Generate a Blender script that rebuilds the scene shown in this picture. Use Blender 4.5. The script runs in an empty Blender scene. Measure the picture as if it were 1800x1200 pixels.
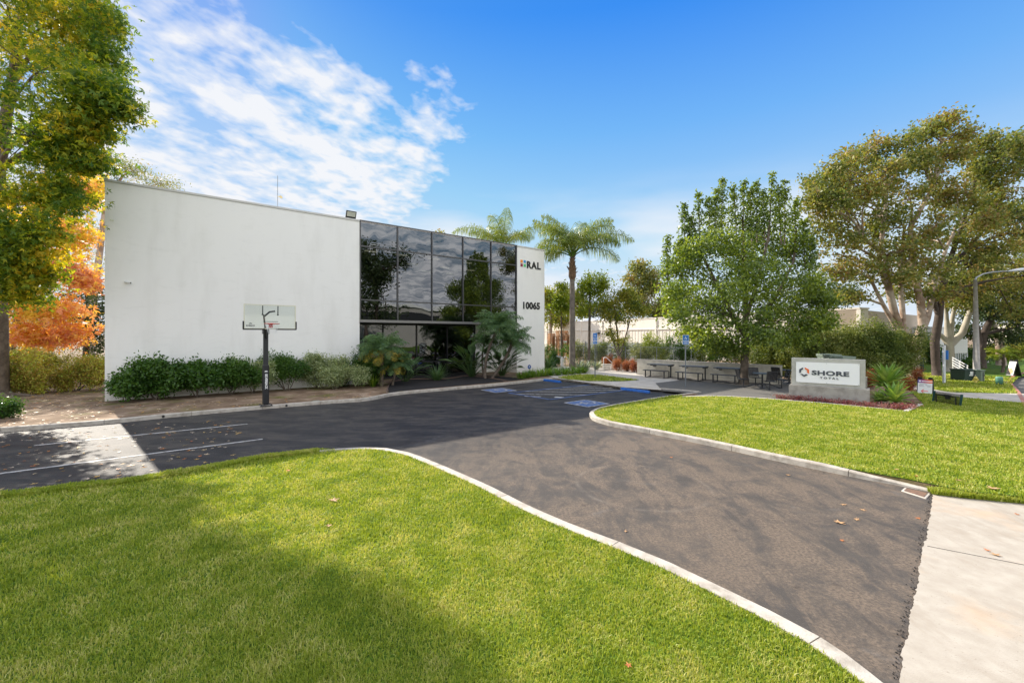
import bpy, math, random
import numpy as np
from mathutils import Vector, Matrix

C = bpy.context.scene.collection
PI = math.pi
# ------------------------------------------------------------------ camera
F, H0, HX, HY = 750.0, 2.7, 900.0, 588.0
cd = bpy.data.cameras.new('camera'); cam = bpy.data.objects.new('camera', cd); C.objects.link(cam)
cam.location = (0, 0, H0); cam.rotation_euler = (math.radians(90), 0, 0)
cd.sensor_width = 36; cd.lens = 15.0; cd.shift_y = -12 / 1800; cd.clip_end = 2000; cd.clip_start = 0.1
bpy.context.scene.camera = cam
# ------------------------------------------------------------------ light
SUN_AZ = math.atan2(-0.732, 0.677); SUN_EL = math.radians(33.0)
S = Vector((math.sin(SUN_AZ) * math.cos(SUN_EL), math.cos(SUN_AZ) * math.cos(SUN_EL), math.sin(SUN_EL)))
ld = bpy.data.lights.new('sun', 'SUN'); ld.energy = 5.0; ld.angle = math.radians(0.5); ld.color = (1.0, 0.92, 0.80)
sun = bpy.data.objects.new('sun', ld); C.objects.link(sun); sun.rotation_euler = (-S).to_track_quat('-Z', 'Y').to_euler()
sun.location = (0, 0, 30)
vs = bpy.context.scene.view_settings
vs.view_transform = 'Standard'; vs.look = 'None'; vs.exposure = 0.8; vs.gamma = 1.0
SKY_STR = 0.15
w = bpy.data.worlds.new('World'); bpy.context.scene.world = w; w.use_nodes = True
nt = w.node_tree; nt.nodes.clear()
def N(nt, t, **k):
    n = nt.nodes.new(t)
    for a, b in k.items():
        if a == 'ins':
            for i, v in b.items(): n.inputs[i].default_value = v
        else: setattr(n, a, b)
    return n
def Lk(nt, a, b): nt.links.new(a, b)
def math_node(nt, op, a, b=None, c=None, clamp=False):
    n = nt.nodes.new('ShaderNodeMath'); n.operation = op; n.use_clamp = clamp
    for i, v in enumerate((a, b, c)):
        if v is None: continue
        if isinstance(v, (int, float)): n.inputs[i].default_value = v
        else: nt.links.new(v, n.inputs[i])
    return n.outputs[0]
def ramp(nt, fac, stops):
    r = nt.nodes.new('ShaderNodeValToRGB')
    el = r.color_ramp.elements
    while len(el) < len(stops): el.new(0.5)
    for e, (p, c) in zip(el, stops):
        e.position = p; e.color = (c[0], c[1], c[2], 1) if isinstance(c, (tuple, list)) else (c, c, c, 1)
    nt.links.new(fac, r.inputs[0]); return r.outputs[0]
def mixc(nt, fac, a, b, mode='MIX'):
    m = nt.nodes.new('ShaderNodeMix'); m.data_type = 'RGBA'; m.blend_type = mode
    if isinstance(fac, (int, float)): m.inputs[0].default_value = fac
    else: nt.links.new(fac, m.inputs[0])
    for idx, v in ((6, a), (7, b)):
        if isinstance(v, (tuple, list)): m.inputs[idx].default_value = (v[0], v[1], v[2], 1)
        else: nt.links.new(v, m.inputs[idx])
    return m.outputs[2]
sky = N(nt, 'ShaderNodeTexSky', sky_type='NISHITA', sun_disc=False, sun_elevation=SUN_EL, sun_rotation=SUN_AZ % (2 * PI))
sky.air_density = 1.0; sky.dust_density = 0.3; sky.ozone_density = 2.5; sky.altitude = 100
hs = N(nt, 'ShaderNodeHueSaturation'); hs.inputs['Saturation'].default_value = 1.25; hs.inputs['Value'].default_value = 1.0
Lk(nt, sky.outputs[0], hs.inputs['Color'])
tc = N(nt, 'ShaderNodeTexCoord')
sep = N(nt, 'ShaderNodeSeparateXYZ'); Lk(nt, tc.outputs['Generated'], sep.inputs[0])
dx, dy, dz = sep.outputs
den = math_node(nt, 'ADD', math_node(nt, 'MAXIMUM', dz, 0.0), 0.10)
cu = math_node(nt, 'DIVIDE', dx, den); cv = math_node(nt, 'DIVIDE', dy, den)
comb = N(nt, 'ShaderNodeCombineXYZ'); Lk(nt, cu, comb.inputs[0]); Lk(nt, cv, comb.inputs[1])
mp0 = N(nt, 'ShaderNodeMapping'); mp0.inputs['Rotation'].default_value = (0, 0, math.radians(24)); Lk(nt, comb.outputs[0], mp0.inputs[0])
mp = N(nt, 'ShaderNodeMapping'); mp.inputs['Scale'].default_value = (1.25, 0.95, 1)
Lk(nt, mp0.outputs[0], mp.inputs[0])
n1 = N(nt, 'ShaderNodeTexNoise'); n1.inputs['Scale'].default_value = 4.6; n1.inputs['Detail'].default_value = 6; n1.inputs['Roughness'].default_value = 0.5; n1.inputs['Distortion'].default_value = 0.15
Lk(nt, mp.outputs[0], n1.inputs['Vector'])
n2 = N(nt, 'ShaderNodeTexNoise'); n2.inputs['Scale'].default_value = 1.1; n2.inputs['Detail'].default_value = 3
Lk(nt, mp.outputs[0], n2.inputs['Vector'])
def blob(px, py, r_in, r_out):      # angular region of cloud cover
    d = Vector(((px - HX) / F, 1, (HY - py) / F)).normalized()
    dp = N(nt, 'ShaderNodeVectorMath', operation='DOT_PRODUCT'); Lk(nt, tc.outputs['Generated'], dp.inputs[0]); dp.inputs[1].default_value = d
    mr = N(nt, 'ShaderNodeMapRange', interpolation_type='SMOOTHSTEP'); Lk(nt, dp.outputs['Value'], mr.inputs[0])
    mr.inputs[1].default_value = math.cos(math.radians(r_out)); mr.inputs[2].default_value = math.cos(math.radians(r_in))
    return mr.outputs[0]
b1 = blob(290, 170, 11, 25); b2 = blob(760, 165, 2, 9.5); b3 = blob(620, 270, 5, 15); b5 = blob(120, 330, 8, 26)
backd = math_node(nt, 'MULTIPLY', math_node(nt, 'SUBTRACT', 0.25, dy, clamp=True), 1.0)
cover = math_node(nt, 'MAXIMUM', b1, math_node(nt, 'MAXIMUM', math_node(nt, 'MULTIPLY', b2, .85), math_node(nt, 'MAXIMUM', b3, b5)))
lowm = N(nt, 'ShaderNodeMapRange', interpolation_type='SMOOTHSTEP'); Lk(nt, dz, lowm.inputs[0])
lowm.inputs[1].default_value = 0.34; lowm.inputs[2].default_value = 0.12
cover = math_node(nt, 'MAXIMUM', cover, math_node(nt, 'MULTIPLY', lowm.outputs[0], 0.62))
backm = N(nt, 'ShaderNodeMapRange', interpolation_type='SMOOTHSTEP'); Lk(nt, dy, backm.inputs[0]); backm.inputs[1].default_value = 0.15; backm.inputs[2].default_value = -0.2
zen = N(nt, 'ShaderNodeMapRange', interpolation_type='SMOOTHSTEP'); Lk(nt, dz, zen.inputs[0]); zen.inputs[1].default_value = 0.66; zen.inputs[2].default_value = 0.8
fill_cloud = math_node(nt, 'MAXIMUM', backm.outputs[0], zen.outputs[0])  # cloud cover added behind camera and overhead, out of frame, as fill light
cover = math_node(nt, 'MAXIMUM', cover, math_node(nt, 'MULTIPLY', fill_cloud, .98))
n4 = N(nt, 'ShaderNodeTexNoise'); n4.inputs['Scale'].default_value = 13.0; n4.inputs['Detail'].default_value = 4; n4.inputs['Distortion'].default_value = .3; Lk(nt, mp.outputs[0], n4.inputs['Vector'])
nn = math_node(nt, 'ADD', math_node(nt, 'ADD', math_node(nt, 'MULTIPLY', n1.outputs['Fac'], 0.52), math_node(nt, 'MULTIPLY', n2.outputs['Fac'], 0.18)), math_node(nt, 'MULTIPLY', n4.outputs['Fac'], 0.30))
topf = N(nt, 'ShaderNodeMapRange', interpolation_type='SMOOTHSTEP'); Lk(nt, dz, topf.inputs[0]); topf.inputs[1].default_value = .60; topf.inputs[2].default_value = .46
cover = math_node(nt, 'MAXIMUM', math_node(nt, 'MULTIPLY', cover, math_node(nt, 'ADD', .45, math_node(nt, 'MULTIPLY', topf.outputs[0], .55))), math_node(nt, 'MULTIPLY', fill_cloud, .98))
thr = math_node(nt, 'SUBTRACT', 0.70, math_node(nt, 'MULTIPLY', cover, 0.298))
cl = math_node(nt, 'MULTIPLY', math_node(nt, 'SUBTRACT', nn, thr), 6.5, clamp=True)
cl = math_node(nt, 'MULTIPLY', cl, 0.95)
mp3 = N(nt, 'ShaderNodeMapping'); mp3.inputs['Scale'].default_value = (1.6, 1.6, 7.0); Lk(nt, tc.outputs['Generated'], mp3.inputs[0])
n3 = N(nt, 'ShaderNodeTexNoise'); n3.inputs['Scale'].default_value = 1.8; n3.inputs['Detail'].default_value = 4; n3.inputs['Roughness'].default_value = .45; Lk(nt, mp3.outputs[0], n3.inputs['Vector'])
low2 = N(nt, 'ShaderNodeMapRange', interpolation_type='SMOOTHSTEP'); Lk(nt, dz, low2.inputs[0]); low2.inputs[1].default_value = 0.36; low2.inputs[2].default_value = 0.20
veil = math_node(nt, 'MULTIPLY', math_node(nt, 'MULTIPLY', math_node(nt, 'SUBTRACT', n3.outputs['Fac'], .40), 4.0, clamp=True), math_node(nt, 'MULTIPLY', low2.outputs[0], .8))
cl = math_node(nt, 'MAXIMUM', cl, veil)
K = 1.0 / (SKY_STR * 2 ** vs.exposure)
def kc(c): return tuple(x * K for x in c)
elev = ramp(nt, dz, [(0.0, kc((.74, .84, .95))), (.17, kc((.56, .74, .95))), (.30, kc((.33, .59, .95))), (.42, kc((.17, .46, .95))), (.60, kc((.022, .25, .90))), (1.0, kc((.01, .13, .6)))])
soft = N(nt, 'ShaderNodeVectorMath', operation='MINIMUM'); Lk(nt, hs.outputs[0], soft.inputs[0]); soft.inputs[1].default_value = (K * .9,) * 3
skyc = mixc(nt, .80, soft.outputs[0], elev)
CLOUD = kc((.93, .94, .97))
wc = mixc(nt, cl, skyc, mixc(nt, fill_cloud, CLOUD, kc((2.5, 2.42, 2.3))))  # the added out-of-frame cloud is overbright, to lift the shaded wall
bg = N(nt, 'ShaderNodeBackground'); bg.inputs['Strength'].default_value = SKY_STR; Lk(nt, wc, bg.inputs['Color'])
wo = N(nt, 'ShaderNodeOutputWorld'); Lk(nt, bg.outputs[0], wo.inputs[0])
cy = bpy.context.scene.cycles
try:
    cy.max_bounces = 8; cy.transparent_max_bounces = 16; cy.diffuse_bounces = 3; cy.glossy_bounces = 4; cy.transmission_bounces = 6
    cy.use_adaptive_sampling = True; cy.sample_clamp_indirect = 6; cy.caustics_reflective = False; cy.caustics_refractive = False
except Exception: pass

# ------------------------------------------------------------------ coordinates
def P(x, y, z=0.0):
    D = (H0 - z) * F / (y - HY); return Vector(((x - HX) * D / F, D, z))
def PD(x, y, D): return Vector(((x - HX) * D / F, D, H0 + (HY - y) * D / F))
E1 = Vector((.794, .608, 0)).normalized(); E2 = Vector((-E1.y, E1.x, 0)); NF = -E2
UP = Vector((0, 0, 1))
WC = Vector((-15.91, 16.67, 0))
def W(u, v, z): return WC + E1 * u + E2 * v + UP * z     # building frame: u along front, v into depth
def wall_u(x, v=0.0):
    k = (x - HX) / F; o = WC + E2 * v
    return (k * o.y - o.x) / (E1.x - k * E1.y)
def wz(x, y, v=0.0):
    p = W(wall_u(x, v), v, 0); return H0 + (HY - y) * p.y / F

# ------------------------------------------------------------------ objects and meshes
def tag(o, label=None, cat=None, group=None, kind=None):
    if label: o['label'] = label
    if cat: o['category'] = cat
    if group: o['group'] = group
    if kind: o['kind'] = kind
    return o
def thing(name, label, cat, loc=(0, 0, 0), rotz=0.0, group=None):
    o = bpy.data.objects.new(name, None); C.objects.link(o); o.location = loc; o.rotation_euler = (0, 0, rotz)
    o.empty_display_size = 0.2
    return tag(o, label, cat, group)
def finish(name, me, mats, parent=None, world=True, origin=None, smooth=False):
    o = bpy.data.objects.new(name, me); C.objects.link(o)
    for m in (mats if isinstance(mats, (list, tuple)) else [mats]): me.materials.append(m)
    if smooth: me.polygons.foreach_set('use_smooth', [True] * len(me.polygons))
    off = None
    if parent is not None:
        o.parent = parent
        if world:
            off = Vector((0, 0, 0)); q = parent
            while q is not None: off += Vector(q.location); q = q.parent
    elif origin is not None:
        o.location = origin; off = Vector(origin)
    if off is not None and off.length > 0: me.transform(Matrix.Translation(-off))
    return o
class MB:
    def __init__(s): s.v = []; s.f = []; s.m = []
    def add(s, vs, fs, m=0):
        b = len(s.v); s.v += [tuple(x) for x in vs]; s.f += [tuple(b + i for i in f) for f in fs]; s.m += [m] * len(fs)
    def frame(s, o, r, u, n, sx, sy, sz, m=0, c=0.0):
        """box centred on o with half sizes along unit axes r, u, n"""
        vs = [o + r * (a * sx) + u * (b * sy) + n * (d * sz) for d in (-1, 1) for b in (-1, 1) for a in (-1, 1)]
        s.add(vs, [(0, 2, 3, 1), (4, 5, 7, 6), (0, 1, 5, 4), (2, 6, 7, 3), (0, 4, 6, 2), (1, 3, 7, 5)], m)
    def box(s, x0, x1, y0, y1, z0, z1, m=0):
        s.frame(Vector(((x0 + x1) / 2, (y0 + y1) / 2, (z0 + z1) / 2)), Vector((1, 0, 0)), Vector((0, 1, 0)), UP, abs(x1 - x0) / 2, abs(y1 - y0) / 2, abs(z1 - z0) / 2, m)
    def wbox(s, u0, u1, v0, v1, z0, z1, m=0):
        s.frame(W((u0 + u1) / 2, (v0 + v1) / 2, (z0 + z1) / 2), E1, E2, UP, abs(u1 - u0) / 2, abs(v1 - v0) / 2, abs(z1 - z0) / 2, m)
    def tube(s, pts, rad, n=8, m=0, caps=True):
        pts = [Vector(p) for p in pts]; k = len(pts)
        if isinstance(rad, (int, float)): rad = [rad] * k
        b = len(s.v); ref = None
        for i, p in enumerate(pts):
            d = (pts[min(i + 1, k - 1)] - pts[max(i - 1, 0)])
            d = d.normalized() if d.length > 1e-9 else UP
            if ref is None: ref = Vector((1, 0, 0)) if abs(d.x) < .8 else Vector((0, 1, 0))
            a = d.cross(ref).normalized(); c = d.cross(a).normalized(); ref = -c.cross(d).cross(d) if False else a.cross(d)
            for j in range(n):
                t = 2 * PI * j / n; q = p + (a * math.cos(t) + c * math.sin(t)) * rad[i]; s.v.append(tuple(q))
        for i in range(k - 1):
            for j in range(n):
                j2 = (j + 1) % n; s.f.append((b + i * n + j, b + i * n + j2, b + (i + 1) * n + j2, b + (i + 1) * n + j)); s.m.append(m)
        if caps:
            s.f.append(tuple(b + j for j in range(n))); s.f.append(tuple(b + (k - 1) * n + j for j in reversed(range(n)))); s.m += [m, m]
    def lathe(s, c, prof, n=20, m=0):
        c = Vector(c); b = len(s.v)
        for r, z in prof:
            for j in range(n):
                t = 2 * PI * j / n; s.v.append((c.x + r * math.cos(t), c.y + r * math.sin(t), c.z + z))
        for i in range(len(prof) - 1):
            for j in range(n):
                j2 = (j + 1) % n; s.f.append((b + i * n + j, b + i * n + j2, b + (i + 1) * n + j2, b + (i + 1) * n + j)); s.m.append(m)
        s.f.append(tuple(b + j for j in reversed(range(n)))); s.f.append(tuple(b + (len(prof) - 1) * n + j for j in range(n))); s.m += [m, m]
    def prism(s, poly, ext, m=0):
        """poly: list of Vectors, ext: extrusion Vector"""
        k = len(poly); vs = list(poly) + [p + ext for p in poly]
        fs = [tuple(range(k)), tuple(range(2 * k - 1, k - 1, -1))] + [(i, i + k, (i + 1) % k + k, (i + 1) % k) for i in range(k)]
        s.add(vs, fs, m)
    def build(s, name, mats, parent=None, world=True, origin=None, smooth=False):
        me = bpy.data.meshes.new(name); me.from_pydata(s.v, [], s.f)
        o = finish(name, me, mats, parent, world, origin, smooth)
        if any(s.m): me.polygons.foreach_set('material_index', s.m)
        return o
def bevel(o, wd=0.01, seg=2):
    b = o.modifiers.new('bevel', 'BEVEL'); b.width = wd; b.segments = seg; b.limit_method = 'ANGLE'; return o
def ngon(name, pts, z, mat, thick=0.0, kind='structure'):
    m = MB()
    pts = [Vector((p[0], p[1], z)) for p in pts]
    if thick: m.prism(pts, Vector((0, 0, -thick)))
    else: m.add(pts, [tuple(range(len(pts)))])
    me = bpy.data.meshes.new(name); me.from_pydata(m.v, [], m.f)
    import bmesh
    bm = bmesh.new(); bm.from_mesh(me); bmesh.ops.triangulate(bm, faces=[f for f in bm.faces if len(f.verts) > 4]); bmesh.ops.recalc_face_normals(bm, faces=bm.faces)
    for f in bm.faces:
        if not thick and f.normal.z < 0: f.normal_flip()
    bm.to_mesh(me); bm.free()
    o = finish(name, me, mat)
    if kind: o['kind'] = kind
    return o
def smooth_line(pts, step=0.35):
    pts = [Vector((p[0], p[1], 0)) for p in pts]; out = []
    for i in range(len(pts) - 1):
        p0 = pts[max(i - 1, 0)]; p1 = pts[i]; p2 = pts[i + 1]; p3 = pts[min(i + 2, len(pts) - 1)]
        n = max(1, int((p2 - p1).length / step))
        for j in range(n):
            t = j / n
            out.append(0.5 * ((2 * p1) + (p2 - p0) * t + (2 * p0 - 5 * p1 + 4 * p2 - p3) * t * t + (3 * p1 - p0 - 3 * p2 + p3) * t ** 3))
    out.append(pts[-1]); return out
def offset_line(pts, d):
    out = []
    for i, p in enumerate(pts):
        t = (pts[min(i + 1, len(pts) - 1)] - pts[max(i - 1, 0)]).normalized()
        out.append(p + Vector((-t.y, t.x, 0)) * d)
    return out
def kerb(pts, side, mat, h=0.125, wd=0.15, name='kerb', gap=1.9, tops=None):
    """pts: asphalt-side line; side +1 = kerb body to the left of the line"""
    prof = [(0, -.02), (.006, h - .02), (.022, h), (wd, h), (wd, -.02)]
    m = MB(); lines = [[offset_line(pts, side * o), z] for o, z in prof]
    acc = 0; seg = [0]; segs = []
    for i in range(1, len(pts)):
        acc += (pts[i] - pts[i - 1]).length; seg.append(i)
        if acc > gap or i == len(pts) - 1: segs.append(seg); seg = [i]; acc = 0
    for sg in segs:
        if len(sg) < 2: continue
        k = len(prof); vs = []
        for a, i in enumerate(sg):
            for ln, z in lines:
                p = ln[i].copy()
                if a == 0: p += (ln[sg[1]] - ln[sg[0]]).normalized() * .006
                if a == len(sg) - 1: p -= (ln[sg[-1]] - ln[sg[-2]]).normalized() * .006
                hz = z if tops is None else (z if z < 0 else z * tops(p))
                vs.append((p.x, p.y, hz))
        fs = []
        for a in range(len(sg) - 1):
            for j in range(k - 1): fs.append((a * k + j, a * k + j + 1, (a + 1) * k + j + 1, (a + 1) * k + j))
        fs += [tuple(range(k)), tuple(reversed(range((len(sg) - 1) * k, len(sg) * k)))]
        m.add(vs, fs)
    me_o = m.build(name, mat); me_o['kind'] = 'structure'
    import bmesh
    bm = bmesh.new(); bm.from_mesh(me_o.data); bmesh.ops.recalc_face_normals(bm, faces=bm.faces); bm.to_mesh(me_o.data); bm.free()
    return me_o

# ------------------------------------------------------------------ materials
MATS = {}
def pmat(name, col, rough=0.6, metal=0.0, bump=0.0, bscale=40.0, var=0.0, vscale=3.0, col2=None, spec=0.5, fac=(0.35, 0.65), detail=6, alpha=None, emis=None, extra=None):
    if name in MATS: return MATS[name]
    m = bpy.data.materials.new(name); m.use_nodes = True; t = m.node_tree; b = t.nodes['Principled BSDF']
    b.inputs['Roughness'].default_value = rough; b.inputs['Metallic'].default_value = metal; b.inputs['Specular IOR Level'].default_value = spec
    b.inputs['Base Color'].default_value = (*col, 1)
    tcn = t.nodes.new('ShaderNodeTexCoord'); geo = t.nodes.new('ShaderNodeNewGeometry')
    pos = geo.outputs['Position']
    c = None
    if col2 is not None or var:
        n = N(t, 'ShaderNodeTexNoise'); n.inputs['Scale'].default_value = vscale; n.inputs['Detail'].default_value = detail; n.inputs['Roughness'].default_value = .6
        Lk(t, pos, n.inputs['Vector'])
        c2 = col2 if col2 is not None else tuple(x * (1 - var) for x in col)
        c = ramp(t, n.outputs['Fac'], [(fac[0], col), (fac[1], c2)])
    if extra: c = extra(t, pos, c if c is not None else (*col,))
    if c is not None and not isinstance(c, tuple): Lk(t, c, b.inputs['Base Color'])
    if bump:
        n = N(t, 'ShaderNodeTexNoise'); n.inputs['Scale'].default_value = bscale; n.inputs['Detail'].default_value = 4
        Lk(t, pos, n.inputs['Vector'])
        bp = N(t, 'ShaderNodeBump'); bp.inputs['Strength'].default_value = min(1.0, bump); bp.inputs['Distance'].default_value = 0.01
        Lk(t, n.outputs['Fac'], bp.inputs['Height']); Lk(t, bp.outputs[0], b.inputs['Normal'])
    if emis: b.inputs['Emission Color'].default_value = (*emis[0], 1); b.inputs['Emission Strength'].default_value = emis[1]
    MATS[name] = m; return m
def noise(t, pos, scale, detail=5, rough=.55, dist=0.0, sc3=None, rot=0.0):
    n = N(t, 'ShaderNodeTexNoise'); n.inputs['Scale'].default_value = scale; n.inputs['Detail'].default_value = detail; n.inputs['Roughness'].default_value = rough; n.inputs['Distortion'].default_value = dist
    if sc3:
        mpn = N(t, 'ShaderNodeMapping'); mpn.inputs['Scale'].default_value = sc3; mpn.inputs['Rotation'].default_value = (0, 0, rot); Lk(t, pos, mpn.inputs[0]); pos = mpn.outputs[0]
    Lk(t, pos, n.inputs['Vector']); return n.outputs['Fac']
def leafmat(name, cols, trans=0.35, rough=0.5, vs=0.6, spec=0.35, mixn=0.5):
    if name in MATS: return MATS[name]
    m = bpy.data.materials.new(name); m.use_nodes = True; t = m.node_tree; b = t.nodes['Principled BSDF']
    geo = t.nodes.new('ShaderNodeNewGeometry')
    nz = noise(t, geo.outputs['Position'], vs, 3)
    nz = math_node(t, 'MULTIPLY', math_node(t, 'SUBTRACT', nz, 0.3), 2.5, clamp=True)
    f = math_node(t, 'ADD', math_node(t, 'MULTIPLY', geo.outputs['Random Per Island'], 1 - mixn), math_node(t, 'MULTIPLY', nz, mixn))
    k = len(cols)
    c = ramp(t, f, [((i + .25) / k, cc) for i, cc in enumerate(cols)])
    Lk(t, c, b.inputs['Base Color']); b.inputs['Roughness'].default_value = rough; b.inputs['Specular IOR Level'].default_value = spec
    tr = t.nodes.new('ShaderNodeBsdfTranslucent')
    c2 = mixc(t, 1.0, c, (1.5, 1.35, 0.5), 'MULTIPLY'); Lk(t, c2, tr.inputs['Color'])
    mx = t.nodes.new('ShaderNodeMixShader'); mx.inputs[0].default_value = trans
    Lk(t, b.outputs[0], mx.inputs[1]); Lk(t, tr.outputs[0], mx.inputs[2]); Lk(t, mx.outputs[0], t.nodes['Material Output'].inputs[0])
    MATS[name] = m; return m

# ------------------------------------------------------------------ foliage
def quads_object(name, V, Q, mat, parent=None, origin=None, world=True, mi=None):
    """V (n,3) float, Q (m,4) int"""
    V = np.asarray(V, dtype=np.float32); Q = np.asarray(Q, dtype=np.int32)
    me = bpy.data.meshes.new(name)
    me.vertices.add(len(V)); me.vertices.foreach_set('co', V.ravel())
    me.loops.add(Q.size); me.loops.foreach_set('vertex_index', Q.ravel())
    me.polygons.add(len(Q)); me.polygons.foreach_set('loop_start', np.arange(0, Q.size, 4, dtype=np.int32))
    try: me.polygons.foreach_set('loop_total', np.full(len(Q), 4, dtype=np.int32))
    except Exception: pass
    me.update(calc_edges=True)
    o = finish(name, me, mat, parent, world, origin)
    if mi is not None: me.polygons.foreach_set('material_index', mi)
    return o
SHAPES = {
    'leaf': [[(0, 0), (.42, .3), (1, 0), (.42, -.3)]],
    'round': [[(0, 0), (.4, .42), (1, 0), (.4, -.42)]],
    'long': [[(0, 0), (.45, .13), (1, 0), (.45, -.13)]],
}
def _rot(q, a): return [(x * math.cos(a) - y * math.sin(a), x * math.sin(a) + y * math.cos(a)) for x, y in q]
SHAPES['lobed'] = [_rot([(0, 0), (.4, .17), (1, 0), (.4, -.17)], 0), _rot([(0, 0), (.35, .15), (.85, 0), (.35, -.15)], 1.0), _rot([(0, 0), (.35, .15), (.85, 0), (.35, -.15)], -1.0)]
SHAPES['tuft'] = [_rot([(0, 0), (.4, .2), (1, 0), (.4, -.2)], 0), _rot([(0, 0), (.4, .2), (.9, 0), (.4, -.2)], .8), _rot([(0, 0), (.4, .2), (.9, 0), (.4, -.2)], -.8), _rot([(0, 0), (.4, .2), (.8, 0), (.4, -.2)], 2.4)]
def leaf_arrays(Cn, size, shape, rng, droop=0.2, flat=0.3):
    n = len(Cn); q = SHAPES[shape]
    a = rng.normal(size=(n, 3)); a[:, 2] -= droop; a /= np.linalg.norm(a, axis=1)[:, None]
    nn = rng.normal(size=(n, 3)); nn[:, 2] += flat * 3
    s = np.cross(nn, a); s /= (np.linalg.norm(s, axis=1)[:, None] + 1e-9)
    sz = size * rng.uniform(.65, 1.3, n)
    P2 = np.array([pt for qq in q for pt in qq])
    V = Cn[:, None, :] + (a[:, None, :] * P2[None, :, 0, None] + s[:, None, :] * P2[None, :, 1, None]) * sz[:, None, None]
    k = len(P2); Q = (np.arange(n)[:, None, None] * k + np.arange(k).reshape(1, -1, 4)).reshape(-1, 4)
    if shape in ('lobed', 'tuft'):   # share the stalk vertex so one leaf is one island
        for j in range(1, len(q)): Q.reshape(n, len(q), 4)[:, j, 0] = np.arange(n) * k
    return V.reshape(-1, 3), Q
def ellipsoid_pts(rng, c, r, n, shell=0.45):
    d = rng.normal(size=(n, 3)); d /= np.linalg.norm(d, axis=1)[:, None]
    rad = rng.uniform(0, 1, n) ** shell
    return np.asarray(c) + d * rad[:, None] * np.asarray(r)
def bent(a, b, sag, rng, k=5):
    a = Vector(a); b = Vector(b); L = (b - a).length
    off = Vector((rng.normal() * .07 * L, rng.normal() * .07 * L, sag * L))
    return [a.lerp(b, t) + off * (4 * t * (1 - t)) for t in [i / (k - 1) for i in range(k)]]
def tree(name, label, cat, base, trunk, clumps, lmat, bmat, seed=1, leaf=0.12, shape='leaf', nsub=26, nleaf=34, subr=0.35, group=None, forks=None, limb=0.08, twigs=6, droop=.3, shell=.5, flat=.3, parts=('trunk', 'crown')):
    """trunk: list of (Vector, radius); clumps: list of (center Vector, (rx,ry,rz)[, density])"""
    rng = np.random.default_rng(seed)
    root = thing(name, label, cat, tuple(base), group=group)
    mb = MB()
    mb.tube([p for p, r in trunk], [r for p, r in trunk], 10)
    if forks:
        for fk in forks: mb.tube([p for p, r in fk], [r for p, r in fk], 8)
    nodes = [(p, r) for p, r in trunk[len(trunk) // 2:]] + [(p, r) for fk in (forks or []) for p, r in fk[1:]]
    allp = []; 
    for cl in clumps:
        c, r = cl[0], cl[1]; dn = cl[2] if len(cl) > 2 else 1.0
        if limb and len(cl) <= 3:
            best = min(nodes, key=lambda q: (q[0] - c).length + (3.0 if q[0].z > c.z else 0))
            r0 = min(best[1] * .75, limb)
            mb.tube(bent(best[0], c, .06, rng), [r0, r0 * .8, r0 * .6, r0 * .42, r0 * .25], 6, caps=False)
        sub = ellipsoid_pts(rng, c, r, max(3, int(nsub * dn)), shell)
        for s_ in (sub[:twigs] if len(cl) <= 3 else []):
            mb.tube(bent(c, s_, .03, rng, 4), [limb * .25, limb * .2, limb * .14, limb * .06], 4, caps=False)
        sr = cl[3] if len(cl) > 3 else subr; nl_ = nleaf if len(cl) <= 3 else max(4, int(nleaf * .35))
        pts = sub[:, None, :] + rng.normal(size=(len(sub), nl_, 3)) * np.array([sr, sr, sr * .62])
        allp.append(pts.reshape(-1, 3))
    allp = np.concatenate(allp)
    V, Q = leaf_arrays(allp, leaf, shape, rng, droop, flat)
    mb.build(parts[0], bmat, root, smooth=True)
    quads_object(parts[1], V, Q, lmat, root)
    return root
def pclumps(lst, D, ry=None):
    """clumps given by pixel centre, depth offset and pixel radius"""
    out = []
    for it in lst:
        x, y, dd, rx, rz = it[:5]; d = D + dd
        out.append((PD(x, y, d), (rx * d / F, (ry or rx * d / F), rz * d / F), it[5] if len(it) > 5 else 1.0) + ((it[6],) if len(it) > 6 else ()))
    return out
def shrub(name, label, cat, c, r, lmat, bmat, seed, leaf=0.06, shape='leaf', n=6000, group=None, stems=5, lumps=9, base=None, clear=0.0, ragged=False):
    """c: ground point; r=(rx,ry,h)"""
    rng = np.random.default_rng(seed); root = thing(name, label, cat, tuple(c), group=group)
    c = Vector(c); mb = MB(); pts = []
    for i in range(lumps):
        a = rng.uniform(0, 2 * PI); q = rng.uniform(0, .85 if ragged else .75)
        lc = c + Vector((math.cos(a) * r[0] * q, math.sin(a) * r[1] * q, clear + (r[2] - clear) * rng.uniform(.22, .74)))
        lr = np.array([r[0] * .9, r[1], (r[2] - clear)]) * rng.uniform(.24, .46)
        if ragged: lr *= rng.uniform(.5, .85); lc.z += (r[2] - clear) * rng.uniform(-.08, .14)
        lr[2] = max(.08, min(lr[2], lc.z - c.z - clear * .6 + .02))
        sub = ellipsoid_pts(rng, lc, lr, 34, .4)
        pp = sub[:, None, :] + rng.normal(size=(34, max(1, n // (lumps * 34)), 3)) * (leaf * 1.25)
        pts.append(pp.reshape(-1, 3))
        if i < stems: mb.tube(bent(c + Vector((rng.normal() * .05, rng.normal() * .05, -.03)), lc, .05, rng), [.022, .02, .016, .012, .007], 5)
    pts = np.concatenate(pts); pts = pts[pts[:, 2] > c.z + .02]
    V, Q = leaf_arrays(pts, leaf, shape, rng, -.1, .25)
    if mb.v: mb.build('stem', bmat, root, smooth=True)
    quads_object('foliage', V, Q, lmat, root); return root
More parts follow.
